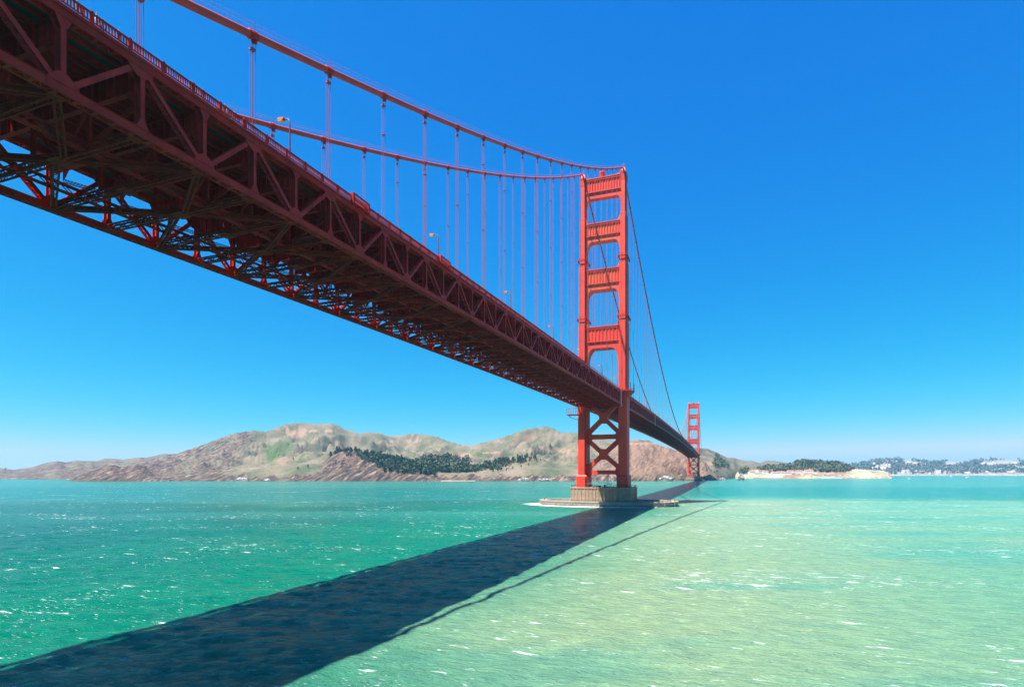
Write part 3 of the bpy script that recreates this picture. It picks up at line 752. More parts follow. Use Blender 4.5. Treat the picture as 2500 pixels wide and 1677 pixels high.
# ------------------------------------------------------------------ terrain: headlands, built as layered height fields
def at(px, w_):                                   # ground position of a bearing and a depth
    u = (px - PX) / F_PX * w_
    return CX + u*CO + w_*SI, CY - u*SI + w_*CO
def interp(tab, x): a = np.array(tab, float); return np.interp(x, a[:, 0], a[:, 1])
def grid_mesh(name, X, Y, Z, cols, mat, kind='structure', keep=None):
    nr, nc = X.shape
    me = bpy.data.meshes.new(name)
    idx = np.arange(nr*nc).reshape(nr, nc)
    q = np.stack([idx[:-1, :-1], idx[:-1, 1:], idx[1:, 1:], idx[1:, :-1]], -1).reshape(-1, 4)
    if keep is not None:
        k = keep; kk = (k[:-1, :-1] | k[:-1, 1:] | k[1:, 1:] | k[1:, :-1]).reshape(-1); q = q[kk]
    me.vertices.add(nr*nc); me.vertices.foreach_set('co', np.stack([X, Y, Z], -1).astype(np.float32).ravel())
    me.loops.add(q.size); me.loops.foreach_set('vertex_index', q.astype(np.int32).ravel())
    me.polygons.add(len(q)); me.polygons.foreach_set('loop_start', np.arange(0, q.size, 4, dtype=np.int32)); me.polygons.foreach_set('loop_total', np.full(len(q), 4, dtype=np.int32))
    me.update(calc_edges=True); me.validate()
    if cols is not None:
        ca = me.color_attributes.new('ground', 'FLOAT_COLOR', 'POINT'); ca.data.foreach_set('color', cols.reshape(-1, 4).astype(np.float32).ravel())
    me.materials.append(mat); smooth(me)
    o = link(name, me); o['kind'] = kind; return o

def land_material(name, grass=(.072, .086, .048), dry=(.195, .152, .105), rock=(.152, .102, .076), dark=(.030, .034, .040), green=(.062, .098, .036)):
    """vertex colour channels: r = rock, g = lush grass, b = bare soil"""
    m, t, p = newmat(name)
    at_ = t.nodes.new('ShaderNodeAttribute'); at_.attribute_name = 'ground'; sp = t.nodes.new('ShaderNodeSeparateColor'); t.links.new(at_.outputs['Color'], sp.inputs[0])
    n1 = noise(t, .012, 8, .62, vec=worldpos(t)); base = ramp(t, n1.outputs[0], [(.36, grass), (.5, tuple((a+b)/2 for a, b in zip(grass, dry))), (.64, dry)])
    n1b = noise(t, .11, 4, .7, vec=worldpos(t)); base = mixc(t, ramp(t, n1b.outputs[0], [(.54, (0,0,0)), (.68, (.75,.75,.75))]), base, (.035, .048, .026))
    n2 = noise(t, .05, 9, .7, vec=worldpos(t, (1, 1, 1.0), (.0, .75, .4)))
    strata = t.nodes.new('ShaderNodeTexNoise'); strata.inputs['Scale'].default_value = .055; strata.inputs['Detail'].default_value = 9; strata.inputs['Roughness'].default_value = .72
    mr = t.nodes.new('ShaderNodeMapping'); mr.inputs['Rotation'].default_value = (0, R(40), 0); t.links.new(worldpos(t, (1, 1, 1), (0, 0, -TH*-1)), mr.inputs['Vector'])
    ms = t.nodes.new('ShaderNodeMapping'); ms.inputs['Scale'].default_value = (.35, .8, 2.6); t.links.new(mr.outputs[0], ms.inputs['Vector']); t.links.new(ms.outputs[0], strata.inputs['Vector'])
    rk = ramp(t, strata.outputs[0], [(.38, dark), (.47, tuple(a*.6 for a in rock)), (.54, rock), (.64, (.32, .25, .19))])
    rr = mathn(t, 'ADD', sp.outputs[0], mathn(t, 'MULTIPLY', mathn(t, 'SUBTRACT', n2.outputs[0], .5), 1.2)); rr = ramp(t, rr, [(.42, (0,0,0)), (.58, (1,1,1))])
    c = mixc(t, rr, base, rk)
    gg = mathn(t, 'ADD', sp.outputs[1], mathn(t, 'MULTIPLY', mathn(t, 'SUBTRACT', n2.outputs[0], .5), .9)); c = mixc(t, ramp(t, gg, [(.4, (0,0,0)), (.65, (1,1,1))]), c, green)
    bb = mathn(t, 'ADD', sp.outputs[2], mathn(t, 'MULTIPLY', mathn(t, 'SUBTRACT', n1b.outputs[0], .5), .9)); c = mixc(t, ramp(t, bb, [(.4, (0,0,0)), (.65, (.9,.9,.9))]), c, (.26, .165, .115))
    t.links.new(c, p.inputs['Base Color']); p.inputs['Roughness'].default_value = .95; p.inputs['Specular IOR Level'].default_value = .1
    b1 = bump(t, n1b.outputs[0], .35, 6); 
    bs = t.nodes.new('ShaderNodeBump'); bs.inputs['Distance'].default_value = 14; t.links.new(strata.outputs[0], bs.inputs['Height']); t.links.new(b1, bs.inputs['Normal']); t.links.new(mathn(t, 'MULTIPLY', rr, .9), bs.inputs['Strength'])
    t.links.new(bs.outputs[0], p.inputs['Normal'])
    return m
LAND = land_material('headland_ground')

def layer(px, W, sky_tab, ridge_tab, shore_tab, back, p=.9, rough=.3, seed=1, gul=90., cliff=0., crag=0.):
    """height of one hill: rises from the shore depth to the ridge depth, falls away behind"""
    ys = interp(sky_tab, px); wr = interp(ridge_tab, px); ws = interp(shore_tab, px)
    Hh = CZ + (PY - ys) * wr / F_PX
    t = (W - ws) / (wr - ws)
    X, Y = at(px, W)
    rdg = fbm(X/gul, Y/gul*.55, 5, seed, True)
    g = np.where(t < 1, np.clip(t, 0, 1)**p, np.clip(1 - (t-1)*(wr-ws)/back, -.2, 1))
    env = np.clip(4*t*(1-t), 0, 1); rdg = .72*rdg + .28*fbm(X/gul*3.1, Y/gul*2.2, 3, seed+40, True)
    h = Hh*g*(1 - rough*2*env**.7*(1-rdg)*.8) + cliff*sstep(0, .06, t)*(1-t)
    h = h + Hh*.025*(fbm(X/25, Y/25, 3, seed+9)-.5)*sstep(.0, .2, t)
    if crag:
        u = px*W/F_PX; h = h + crag*env*(fbm((u + h*1.25)/16, (u - h)/110 + W/60, 4, seed+3, True)-.6)*2
    h = np.where(Hh > 2, h, -6)
    return np.where(t < 0, -6 + t*30, np.maximum(h, -6))

pxs = np.arange(-340, 1960, 2.6); 
ws_ = np.concatenate([np.arange(1330, 1800, 9.0), np.arange(1800, 2500, 18.0), np.arange(2500, 3400, 45.0)])
Wg, Pg = np.meshgrid(ws_, pxs, indexing='ij')
skyA = [(-340,1190),(-290,1165),(-230,1140),(-120,1128),(0,1142),(33,1146),(75,1140),(120,1127),(141,1124),(162,1127),(186,1122),(236,1124),(257,1119),(281,1119),(299,1122),(329,1117),(359,1116),(398,1107),(434,1106),(520,1110),(700,1130),(900,1170)]
skyC = [(-340,1200),(150,1190),(250,1160),(300,1138),(360,1128),(398,1121),(434,1107),(449,1100),(479,1091),(509,1080),(539,1068),(569,1058),(599,1052),(623,1049),(650,1053),(674,1043),(692,1035),(730,1030),(775,1032),(810,1031),(824,1038),(845,1047),(873,1056),(898,1054),(923,1055),(954,1065),
        (979,1061),(1014,1058),(1049,1061),(1073,1068),(1101,1078),(1126,1085),(1147,1087),(1179,1080),(1214,1071),(1249,1059),(1284,1045),(1333,1040),(1354,1046),(1368,1054),(1389,1054),(1414,1055),(1456,1069),(1500,1074),(1540,1082),(1600,1096),(1700,1130),(1800,1190),(1960,1200)]
skyB = [(-340,1220),(160,1190),(172,1170),(200,1157),(222,1148),(250,1140),(268,1134),(282,1133),(292,1139),(318,1138),(335,1134),(352,1136),(372,1150),(400,1162),(430,1180),(500,1220),(1960,1220)]
skyD = [(-340,1220),(640,1190),(690,1168),(716,1150),(754,1143),(789,1129),(810,1110),(830,1102),(868,1101),(880,1108),(915,1110),(950,1118),(985,1128),(1020,1140),(1045,1152),(1062,1164),(1090,1180),(1200,1220),(1960,1220)]
skyE = [(-340,1220),(1090,1190),(1140,1166),(1180,1155),(1205,1146),(1238,1135),(1266,1121),(1301,1113),(1320,1116),(1345,1128),(1400,1136),(1430,1150),(1470,1165),(1520,1190),(1960,1220)]
skyF = [(-340,1220),(1380,1190),(1440,1135),(1470,1104),(1500,1084),(1530,1075),(1546,1073),(1560,1072),(1582,1074),(1599,1080),(1614,1087),(1638,1093),(1656,1101),(1680,1110),(1697,1114),(1719,1122),(1732,1140),(1748,1166),(1770,1190),(1960,1220)]
skyG = [(-340,1220),(1560,1190),(1640,1105),(1680,1092),(1697,1092),(1717,1093),(1730,1095),(1748,1102),(1766,1111),(1778,1116),(1793,1116),(1805,1121),(1816,1122.5),(1834,1122.5),(1848,1127),(1856,1129),(1870,1124),(1891,1124),(1909,1126),(1927,1130),(1940,1140),(1955,1185),(1960,1200)]
shC = [(-340,1700),(250,1560),(400,1500),(1500,1480),(1700,1560),(1800,1700),(1960,1800)]
L = []
hA = layer(Pg, Wg, skyA, [(-340,2900),(434,2800),(900,2700)], [(-340,2100),(0,2000),(170,1900),(300,1800),(500,1700),(900,1650),(1960,1650)], 900, .75, .35, 3, 120)
hC = layer(Pg, Wg, skyC, [(-340,2000),(300,2000),(450,2150),(730,2400),(810,2400),(1000,2500),(1150,2300),(1333,2450),(1450,2300),(1960,2200)], shC, 1100, .74, .85, 5, 170, 6, 6)
hB = layer(Pg, Wg, skyB, [(-340,1540),(1960,1540)], [(-340,1455),(420,1455),(1960,1470)], 160, .45, .5, 8, 40, 0, 7)
hD = layer(Pg, Wg, skyD, [(-340,1600),(830,1620),(1060,1540),(1960,1600)], [(-340,1470),(1960,1470)], 260, .5, .45, 12, 36, 0, 13)
hE = layer(Pg, Wg, skyE, [(-340,1680),(1300,1720),(1960,1680)], [(-340,1500),(1140,1490),(1400,1490),(1960,1500)], 330, .62, .35, 14, 60, 0, 4)
hF = layer(Pg, Wg, skyF, [(-340,1740),(1560,1760),(1719,1700),(1960,1700)], [(-340,1500),(1440,1490),(1600,1500),(1660,1590),(1700,1625),(1740,1600),(1780,1620),(1960,1620)], 420, .6, .34, 17, 60, 0, 11)
hG = layer(Pg, Wg, skyG, [(-340,2000),(1700,2300),(1800,2900),(1960,3000)], [(-340,1700),(1700,1720),(1745,1690),(1775,1950),(1800,2330),(1960,2430)], 900, .8, .3, 21, 90)
Hs = np.stack([hA, hC, hB, hD, hE, hF, hG]); which = Hs.argmax(0); Hg = Hs.max(0)
Xg, Yg = at(Pg, Wg)
# colour channels
dz = np.hypot(*np.gradient(Hg)); rowd = np.gradient(Wg, axis=0)
steep = np.abs(np.gradient(Hg, axis=0)/rowd)
rock = np.where(which == 1, .12 + .25*sstep(.1, .4, fbm(Pg/60, Hg/30, 3, 2) - .4), .1)
rock = np.where(which == 2, .85, rock); rock = np.where(which == 3, .9 - .5*sstep(75, 105, Hg)*0, rock); rock = np.where(which == 4, .45, rock)
rock = np.where(which == 5, .88, rock); rock = np.where(which == 6, .12, rock); rock = np.where(which == 0, .55 + .5*(fbm(Pg/25, Wg/200, 3, 70)-.5), rock)
rock = np.where(which == 1, np.maximum(rock, (.34 + .5*fbm(Pg/30, Hg/60, 3, 33))*(1 - sstep(500, 640, Pg - Hg*.5))), rock)      # big slope at left is shattered rock
rock = np.where((which == 1) & (Hg < 8 + 14*vnoise(Pg/18, Pg*0, 3)), .7, rock)
lush = np.zeros_like(Hg)
def blob(cx, cz, rx, rz, tilt=0): dx = Pg - cx - tilt*(Hg - cz); return np.exp(-(dx/rx)**2 - ((Hg-cz)/rz)**2)
lush = .55*blob(655, 110, 30, 100, -.15) + .6*blob(735, 70, 10, 50, .5) + .55*blob(1110, 90, 60, 40) + .5*blob(1180, 110, 30, 30) + .4*blob(880, 140, 60, 40) + .6*blob(700, 130, 26, 60, .4)
soil = .8*blob(725, 190, 34, 30) + .5*blob(560, 175, 50, 22, 1.4) + .7*blob(1290, 175, 32, 45, .6) + .55*blob(1010, 190, 60, 12) + .85*blob(1130, 88, 38, 20) + .6*blob(1360, 120, 60, 14) + .6*blob(690, 60, 40, 30) + .7*blob(1740, 60, 50, 14)+ .5*blob(1400, 90, 50, 20)
# road cuts: thin terraces along the contour
cut = np.exp(-((Hg - (104 + .03*(Pg-1160)))/3.0)**2) * sstep(1150, 1190, Pg) + np.exp(-((Hg - 205)/3.5)**2)*((Pg > 690) & (Pg < 830)) + np.exp(-((Hg - 165)/3)**2)*((Pg > 925) & (Pg < 1040))
soil = np.maximum(soil, .62*(which == 5)*(.5+fbm(Pg/14, Hg/16, 3, 81))); soil = np.maximum(soil, .42*(which == 3)*sstep(10, 60, Hg)*(.4+fbm(Pg/14, Hg/16, 3, 82)))
soil = np.maximum(soil, 1.2*cut*((which == 1) | (which == 4))); rock = rock*(1 - np.clip(cut, 0, 1))
cols = np.stack([rock, np.clip(lush, 0, 1), np.clip(soil, 0, 1), np.ones_like(rock)], -1)
grid_mesh('hills', Xg, Yg, Hg, cols, LAND, keep=Hg > -4)
def ground(px, w_):
    j = int(np.clip(np.searchsorted(pxs, px), 1, len(pxs)-1)); i = int(np.clip(np.searchsorted(ws_, w_), 1, len(ws_)-1)); return float(Hg[i, j])

# low shore land and far hills on the right
def land2(name, px0, px1, dpx, w0, w1, dw, sky_tab, ridge, shore, back, p, rough, seed, mat, gul=80):
    a = np.arange(px0, px1, dpx); b = np.arange(w0, w1, dw); W2, P2 = np.meshgrid(b, a, indexing='ij')
    h = layer(P2, W2, sky_tab, ridge, shore, back, p, rough, seed, gul); X, Y = at(P2, W2)
    n = fbm(X/90, Y/90, 4, seed)
    c = np.stack([.25+.3*(n > .6), .2+0*n, .35 + .8*(n-.5), 1+0*n], -1)
    return a, b, h, grid_mesh(name, X, Y, h, c, mat, keep=h > -4)
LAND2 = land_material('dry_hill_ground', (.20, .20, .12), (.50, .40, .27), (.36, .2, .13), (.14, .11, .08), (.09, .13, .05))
skyH = [(1700,1168),(1760,1160),(1800,1150),(1850,1145),(1900,1142),(1930,1140),(1945,1131),(1963,1128),(1990,1128),(2014,1132),(2049,1134),(2064,1138),(2080,1144),(2110,1146),(2157,1148.5),(2169,1154),(2178,1165),(2190,1175),(2260,1190)]
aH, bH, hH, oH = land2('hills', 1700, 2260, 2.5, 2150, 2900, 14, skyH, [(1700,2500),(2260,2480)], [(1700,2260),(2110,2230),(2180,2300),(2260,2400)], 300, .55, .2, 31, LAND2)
skyI = [(1600,1140),(1700,1128),(1816,1126),(1900,1131),(1960,1140),(2040,1139),(2077,1136),(2103,1133),(2131,1127),(2162,1123),(2195,1121),(2231,1125),(2272,1127),(2305,1127),(2316,1128),(2362,1127),(2400,1124),(2452,1121.6),(2500,1125),(2620,1120),(2720,1135),(2800,1170)]
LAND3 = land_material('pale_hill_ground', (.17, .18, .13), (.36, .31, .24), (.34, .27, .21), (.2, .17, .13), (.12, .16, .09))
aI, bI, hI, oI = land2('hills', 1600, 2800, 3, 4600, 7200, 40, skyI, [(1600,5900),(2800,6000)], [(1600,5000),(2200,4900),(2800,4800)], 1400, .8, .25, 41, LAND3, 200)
def gh(a, b, h, px, w_):
    return float(h[int(np.clip(np.searchsorted(b, w_), 0, len(b)-1)), int(np.clip(np.searchsorted(a, px), 0, len(a)-1))])

# ------------------------------------------------------------------ trees
def foliage(name, a, b, rough=.8):
    m, t, p = newmat(name); n = noise(t, .25, 3, .6, vec=worldpos(t)); oi = t.nodes.new('ShaderNodeObjectInfo')
    c = ramp(t, n.outputs[0], [(.35, a), (.65, b)]); t.links.new(c, p.inputs['Base Color']); p.inputs['Roughness'].default_value = rough; p.inputs['Specular IOR Level'].default_value = .15; return m
PINE = foliage('pine_foliage', (.022, .048, .028), (.058, .10, .045)); EUC = foliage('woodland_foliage', (.055, .078, .040), (.12, .135, .07)); FAR = foliage('hazed_hillside_foliage', (.07, .10, .08), (.12, .16, .12))  # FAR is paled and blued: part of the haze is mixed into its colour
BARK = flat('bark', (.09, .06, .04), .9)
def crown_mesh(h, r, n, seed, kind):
    rg = np.random.default_rng(seed); m = MB()
    m.tube([(0, 0, -1.5), (0, 0, h*.5), (0, 0, h*.92)], [.5, .32, .08], 5, mi=1)
    blobs = []
    for i in range(n):
        t = rg.random()**.8
        z = h*(.25+.72*t) if kind == 'pine' else h*(.3+.6*t)
        rad = r*(1.05-t*.75) if kind == 'pine' else r*math.sqrt(max(.05, 1-(2*t-.9)**2*.8))
        a = rg.random()*6.283; q = rad*(.35+.65*rg.random()); blobs.append((q*math.cos(a), q*math.sin(a), z))
    for (x, y, z) in blobs:
        s = r*(.18+.22*rg.random())
        d = rg.normal(size=(6, 3)); d /= np.linalg.norm(d, axis=1)[:, None]
        for k in range(4):
            u = d[k]; v = np.cross(u, d[(k+1) % 6]); v /= np.linalg.norm(v)+1e-6; wv = np.cross(u, v)
            c = np.array((x, y, z)) + u*s*.35
            pts = [c + v*s*rg.uniform(.6, 1.1), c + wv*s*rg.uniform(.5, 1)*.7, c - v*s*rg.uniform(.6, 1.1), c - wv*s*rg.uniform(.5, 1)*.7]
            m.add(pts, [(0, 1, 2, 3)], 0)
    return m
PINES = [crown_mesh(15, 4.6, 46, k, 'pine').mesh('pine_tree', [PINE, BARK]) for k in range(5)]
ROUND = [crown_mesh(12, 5.2, 46, 20+k, 'round').mesh('broadleaf_tree', [EUC, BARK]) for k in range(3)]
def plant(meshes, name, px, w_, z, sc, label, group):
    x, y = at(px, w_); o = link(name, random.choice(meshes), None, (x, y, z), (0, 0, random.random()*6.28)); o.scale = (sc*random.uniform(.85, 1.1),)*2 + (sc*random.uniform(.85, 1.15),)
    tag(o, label, 'tree', group)
# dark pines standing on the cliff ridge and on the promontory to its right
cnt = 0
for _ in range(4000):
    if cnt >= 185: break
    px = 806 + 256*random.random()**1.25; w_ = random.uniform(1500, 1690)
    g = ground(px, w_)
    if g < 8: continue
    frac = (px-806)/256
    if w_ < 1612 - 130*max(0, frac-.12)**.8 : continue
    plant(PINES, 'pine_tree', px, w_, g-.5, random.uniform(.95, 1.4), 'dark green pine tree in the stand crowning the rocky cliff left of the bridge', 'dark pines crowning the rocky cliff'); cnt += 1
cnt = 0
for _ in range(4000):
    if cnt >= 95: break
    px = random.triangular(1150, 1322, 1270); w_ = random.uniform(1640, 1745)
    g = ground(px, w_)
    if g < 12: continue
    plant(PINES, 'pine_tree', px, w_, g-.5, random.uniform(.85, 1.25), 'dark green pine tree on the reddish promontory between the cove and the near tower', 'dark pines on the reddish promontory'); cnt += 1
for px, w_ in [(1236,1560),(1252,1570),(1272,1580),(1290,1590),(1215,1540),(1320,1680),(1310,1640),(716,1700),(752,1560),(727,1545),(1345,1800),(12,2700),(14,2790)]:
    g = ground(px, w_)
    if g > 2: plant(PINES, 'pine_tree', px, w_, g-.5, .7, 'lone small dark tree on an open rocky slope of the headland', 'lone trees on the open slopes')
for px, w_ in [(1751,1880),(1744,1800),(1752,1780),(1760,1790),(1785,1900),(1775,1850),(1795,1950),(1735,1760),(1815,2000)]:
    g = ground(px, w_)
    if g > 1: plant(ROUND, 'broadleaf_tree', px, w_, g-.5, .8, 'small rounded bush or tree on the tan slope right of the far tower', 'trees on the slope right of the far tower')
# woods that read as one mass
def wood(name, n, fpx, fw, fground, size, mat, label, cond=None):
    m = MB(); k = 0; tries = 0
    while k < n and tries < n*30:
        tries += 1; px = fpx(); w_ = fw(); g = fground(px, w_)
        if g < 4 or (cond and not cond(px, w_, g)): continue
        x, y = at(px, w_); s = size*random.uniform(.6, 1.25); h = s*random.uniform(1.3, 2.2)
        for q in range(9):
            a = random.random()*6.28; rr = s*.75*random.random(); zz = g + h*random.uniform(.15, 1.0)
            c = Vector((x+rr*math.cos(a), y+rr*math.sin(a), zz)); u = Vector((random.gauss(0,1), random.gauss(0,1), random.gauss(0,1))).normalized(); v = u.orthogonal().normalized(); t_ = u.cross(v); sz = s*random.uniform(.3, .6)
            m.add([c+v*sz, c+t_*sz*.8, c-v*sz*.9, c-t_*sz*.7], [(0, 1, 2, 3)])
        k += 1
    return tag(m.build(name, mat), label, 'woodland', None, 'stuff')
wood('woodland', 1500, lambda: random.uniform(1000, 1150), lambda: random.uniform(1560, 2050), ground, 8, EUC, 'grey-green wooded valley between the pine-topped cliff and the reddish promontory', lambda px, w_, g: g < 95 - abs(px-1085)*.5)
wood('woodland', 900, lambda: 868 + 200*random.random(), lambda: random.uniform(1490, 1640), ground, 6.5, PINE, 'dark green pine wood running down the back of the rocky cliff to the cove', lambda px, w_, g: g > 12 + 10*vnoise(px/12, w_/30, 5) and w_ > 1600 - (px-868)*1.6)
wood('woodland', 900, lambda: random.uniform(960, 1240), lambda: random.uniform(1545, 1800), ground, 7, PINE, 'dark green wood behind the small sandy cove', lambda px, w_, g: g < 60 and random.random() < (1.1-abs(px-1090)/170))
wood('woodland', 420, lambda: random.uniform(1730, 1780), lambda: random.uniform(1850, 2500), ground, 7, EUC, 'patch of green scrub and trees on the slope right of the far tower', lambda px, w_, g: abs(px-1762-(w_-2200)*.01) < 17 and g > 45)
wood('woodland', 3600, lambda: random.uniform(1934, 2085), lambda: random.uniform(2290, 2640), lambda a, b: gh(aH, bH, hH, a, b), 7.5, EUC, 'dense dark green wood covering the rounded hill by the shore at right', lambda px, w_, g: g > 12 + 9*vnoise(px/9, w_/60, 4)+ max(0, px-2040)*.5)
wood('woodland', 520, lambda: random.uniform(1810, 1950), lambda: random.uniform(2330, 2520), lambda a, b: gh(aH, bH, hH, a, b), 9, EUC, 'scattered grove of trees behind the red-roofed shore buildings', lambda px, w_, g: vnoise(px/14, w_/200, 6) > .4)
wood('woodland', 130, lambda: random.uniform(1805, 1825), lambda: random.uniform(2300, 2500), ground, 8, EUC, 'dark clump of trees on the pale hill saddle right of the far tower')
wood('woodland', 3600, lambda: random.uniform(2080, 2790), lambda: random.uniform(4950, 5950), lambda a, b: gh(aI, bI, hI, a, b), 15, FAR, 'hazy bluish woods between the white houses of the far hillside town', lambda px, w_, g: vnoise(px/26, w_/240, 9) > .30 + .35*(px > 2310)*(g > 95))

# ------------------------------------------------------------------ far buildings
WHITE = flat('white_wall', (.78, .76, .72), .8); REDR = flat('red_roof', (.42, .19, .14), .8); GREYR = flat('grey_roof', (.35, .33, .32), .8); TAN = flat('tan_wall', (.6, .52, .42), .8)
def house_mesh(wd, dp, h, mats):
    m = MB(); m.box((-wd/2, -dp/2, -4), (wd/2, dp/2, h), 0)
    o_ = .5; m.add([(-wd/2-o_, -dp/2-o_, h), (wd/2+o_, -dp/2-o_, h), (wd/2+o_, dp/2+o_, h), (-wd/2-o_, dp/2+o_, h), (-wd/2-o_, 0, h+dp*.28), (wd/2+o_, 0, h+dp*.28)], [(0,1,5,4),(2,3,4,5),(0,4,3),(1,2,5),(0,3,2,1)], 1)
    for k in range(int(wd/3)): m.box((-wd/2+1+3*k, -dp/2-.05, h*.35), (-wd/2+2.4+3*k, -dp/2-.003, h*.75), 2)
    return m.mesh('house', mats)
HM = [house_mesh(a, b, c, [mt, rf, DARKM]) for a, b, c, mt, rf in ((14, 10, 7, WHITE, GREYR), (18, 11, 6, WHITE, WHITE), (12, 10, 9, TAN, GREYR), (22, 12, 7, WHITE, REDR))]
k = 0
while k < 290:
    px = random.uniform(2085, 2560); w_ = random.uniform(4930, 5800); g = gh(aI, bI, hI, px, w_)
    if g < 3: continue
    if px > 2300 and g > 90 and random.random() < .8: continue
    x, y = at(px, w_); o = link('house', random.choice(HM), None, (x, y, g+3), (0, 0, TH*-1*0 + random.uniform(-.6, .6))); o.scale = (random.uniform(.9, 1.6),)*3
    tag(o, 'tiny pale house on the hazy wooded hillside town across the bay', 'house', 'houses on the far hillside'); k += 1
SB = [house_mesh(34, 14, 5, [WHITE, REDR, DARKM]), house_mesh(24, 13, 7, [WHITE, REDR, DARKM]), house_mesh(46, 14, 5, [WHITE, REDR, DARKM])]
for i, (px, w_, q) in enumerate([(1836,2330,1),(1850,2290,0),(1868,2320,1),(1880,2350,1),(1893,2290,0),(1905,2300,0),(1918,2290,2),(1932,2310,0),(1946,2290,2),(1960,2300,0),(1972,2290,0),(1858,2350,1),(1985,2300,2)]):
    x, y = at(px, w_); g = gh(aH, bH, hH, px, w_)
    o = link('shore_building', SB[q], None, (x, y, max(g, 2)+2.5), (0, 0, -TH + .05)); tag(o, 'small white shore building with a red roof at the foot of the wooded hill', 'building', 'red-roofed buildings on the shore')
m = MB(); xa, ya = at(1840, 2200); xb, yb = at(1912, 2200); m.bar((xa, ya, 2.2), (xb, yb, 2.2), 12, 1.2)
for t in np.linspace(0, 1, 20): m.tube([(xa+(xb-xa)*t, ya+(yb-ya)*t, -4), (xa+(xb-xa)*t, ya+(yb-ya)*t, 2)], .5, 6)
tag(m.build('fishing_pier', DARKM), 'long dark low pier in front of the red-roofed shore buildings', 'pier')
# sea wall with arched white barracks-like wall near the point
m = MB(); xa, ya = at(1985, 2245); xb, yb = at(2085, 2240); d = Vector((xb-xa, yb-ya, 0)); m.bar((xa, ya, 4), (xb, yb, 4), 5, 9)
for t in np.linspace(.55, .8, 8): m.bar((xa+(xb-xa)*t+ -2.6*math.sin(TH)*0 + 2.6*-SI*-1*0, ya+(yb-ya)*t-2.6, 4), (xa+(xb-xa)*t, ya+(yb-ya)*t-2.55, 8), 1.5, .3, mi=1)
tag(m.build('sea_wall', [WHITE, DARKM]), 'pale sea wall with dark openings below the point at right', 'wall')
# sea rocks
ROCKM = flat('sea_rock', (.14, .12, .11), .9); GUANO = flat('white_rock', (.42, .41, .39), .9)
def rock(px, w_, sx, sy, sz, label, white=False, seed=0):
    bm = MB(); n = 14; r_ = 9; rg = np.random.default_rng(seed); vs = []
    for i in range(r_+1):
        ph = math.pi/2*i/r_
        for k in range(n):
            a = 2*math.pi*k/n; q = 1 + .38*(rg.random()-.5); vs.append((sx*math.cos(ph)*math.cos(a)*q, sy*math.cos(ph)*math.sin(a)*q, sz*math.sin(ph)*(.75+.5*rg.random())))
    fs = [(i*n+k, i*n+(k+1) % n, (i+1)*n+(k+1) % n, (i+1)*n+k) for i in range(r_) for k in range(n)]
    for f in fs: bm.add([], [], 0)
    bm.add(vs, fs, 0)
    if white: bm.m = [1 if (i // n > 2 and rg.random() < .4) else 0 for i in range(len(fs))]
    x, y = at(px, w_); tag(bm.build('sea_rock', [ROCKM, GUANO], None, (x, y, -1)), label, 'rock')
rock(1810, 1640, 9, 6, 20, 'tall dark sea stack streaked white standing in the water right of the far tower', True, 1)
rock(1805, 1645, 6, 6, 12, 'lower shoulder rock beside the tall white-streaked sea stack', True, 2)
rock(1764, 1640, 9, 5, 9, 'pale stump-shaped rock at the waterline beside the far tower cliff', True, 3)
rock(590, 1475, 26, 8, 10, 'white guano-covered shore rock below the big left slope', True, 4)
rock(652, 1478, 12, 6, 8, 'small white-tipped shore rock right of the larger white rock', True, 5)
rock(1278, 1478, 18, 7, 9, 'white-streaked shore rock left of the near tower', True, 6)
rock(1326, 1478, 20, 6, 8, 'low white-streaked rock reef close to the near tower', True, 7)
rock(1626, 1500, 22, 8, 14, 'dark and white rock at the foot of the cliff left of the far tower', True, 8)
rock(561, 1478, 12, 6, 6, 'low dark rock left of the white guano-covered rock', False, 9)
# sandy cove and beach
SAND = flat('sand', (.55, .36, .24), .95)
m = MB(); pts = [at(px, w_) for px, w_ in ((1030,1478),(1100,1474),(1160,1478),(1160,1545),(1100,1560),(1030,1540))]
m.add([(x, y, .6 if i < 3 else 5.5) for i, (x, y) in enumerate(pts)], [tuple(range(6))]); tag(m.build('beach', SAND), kind='structure')

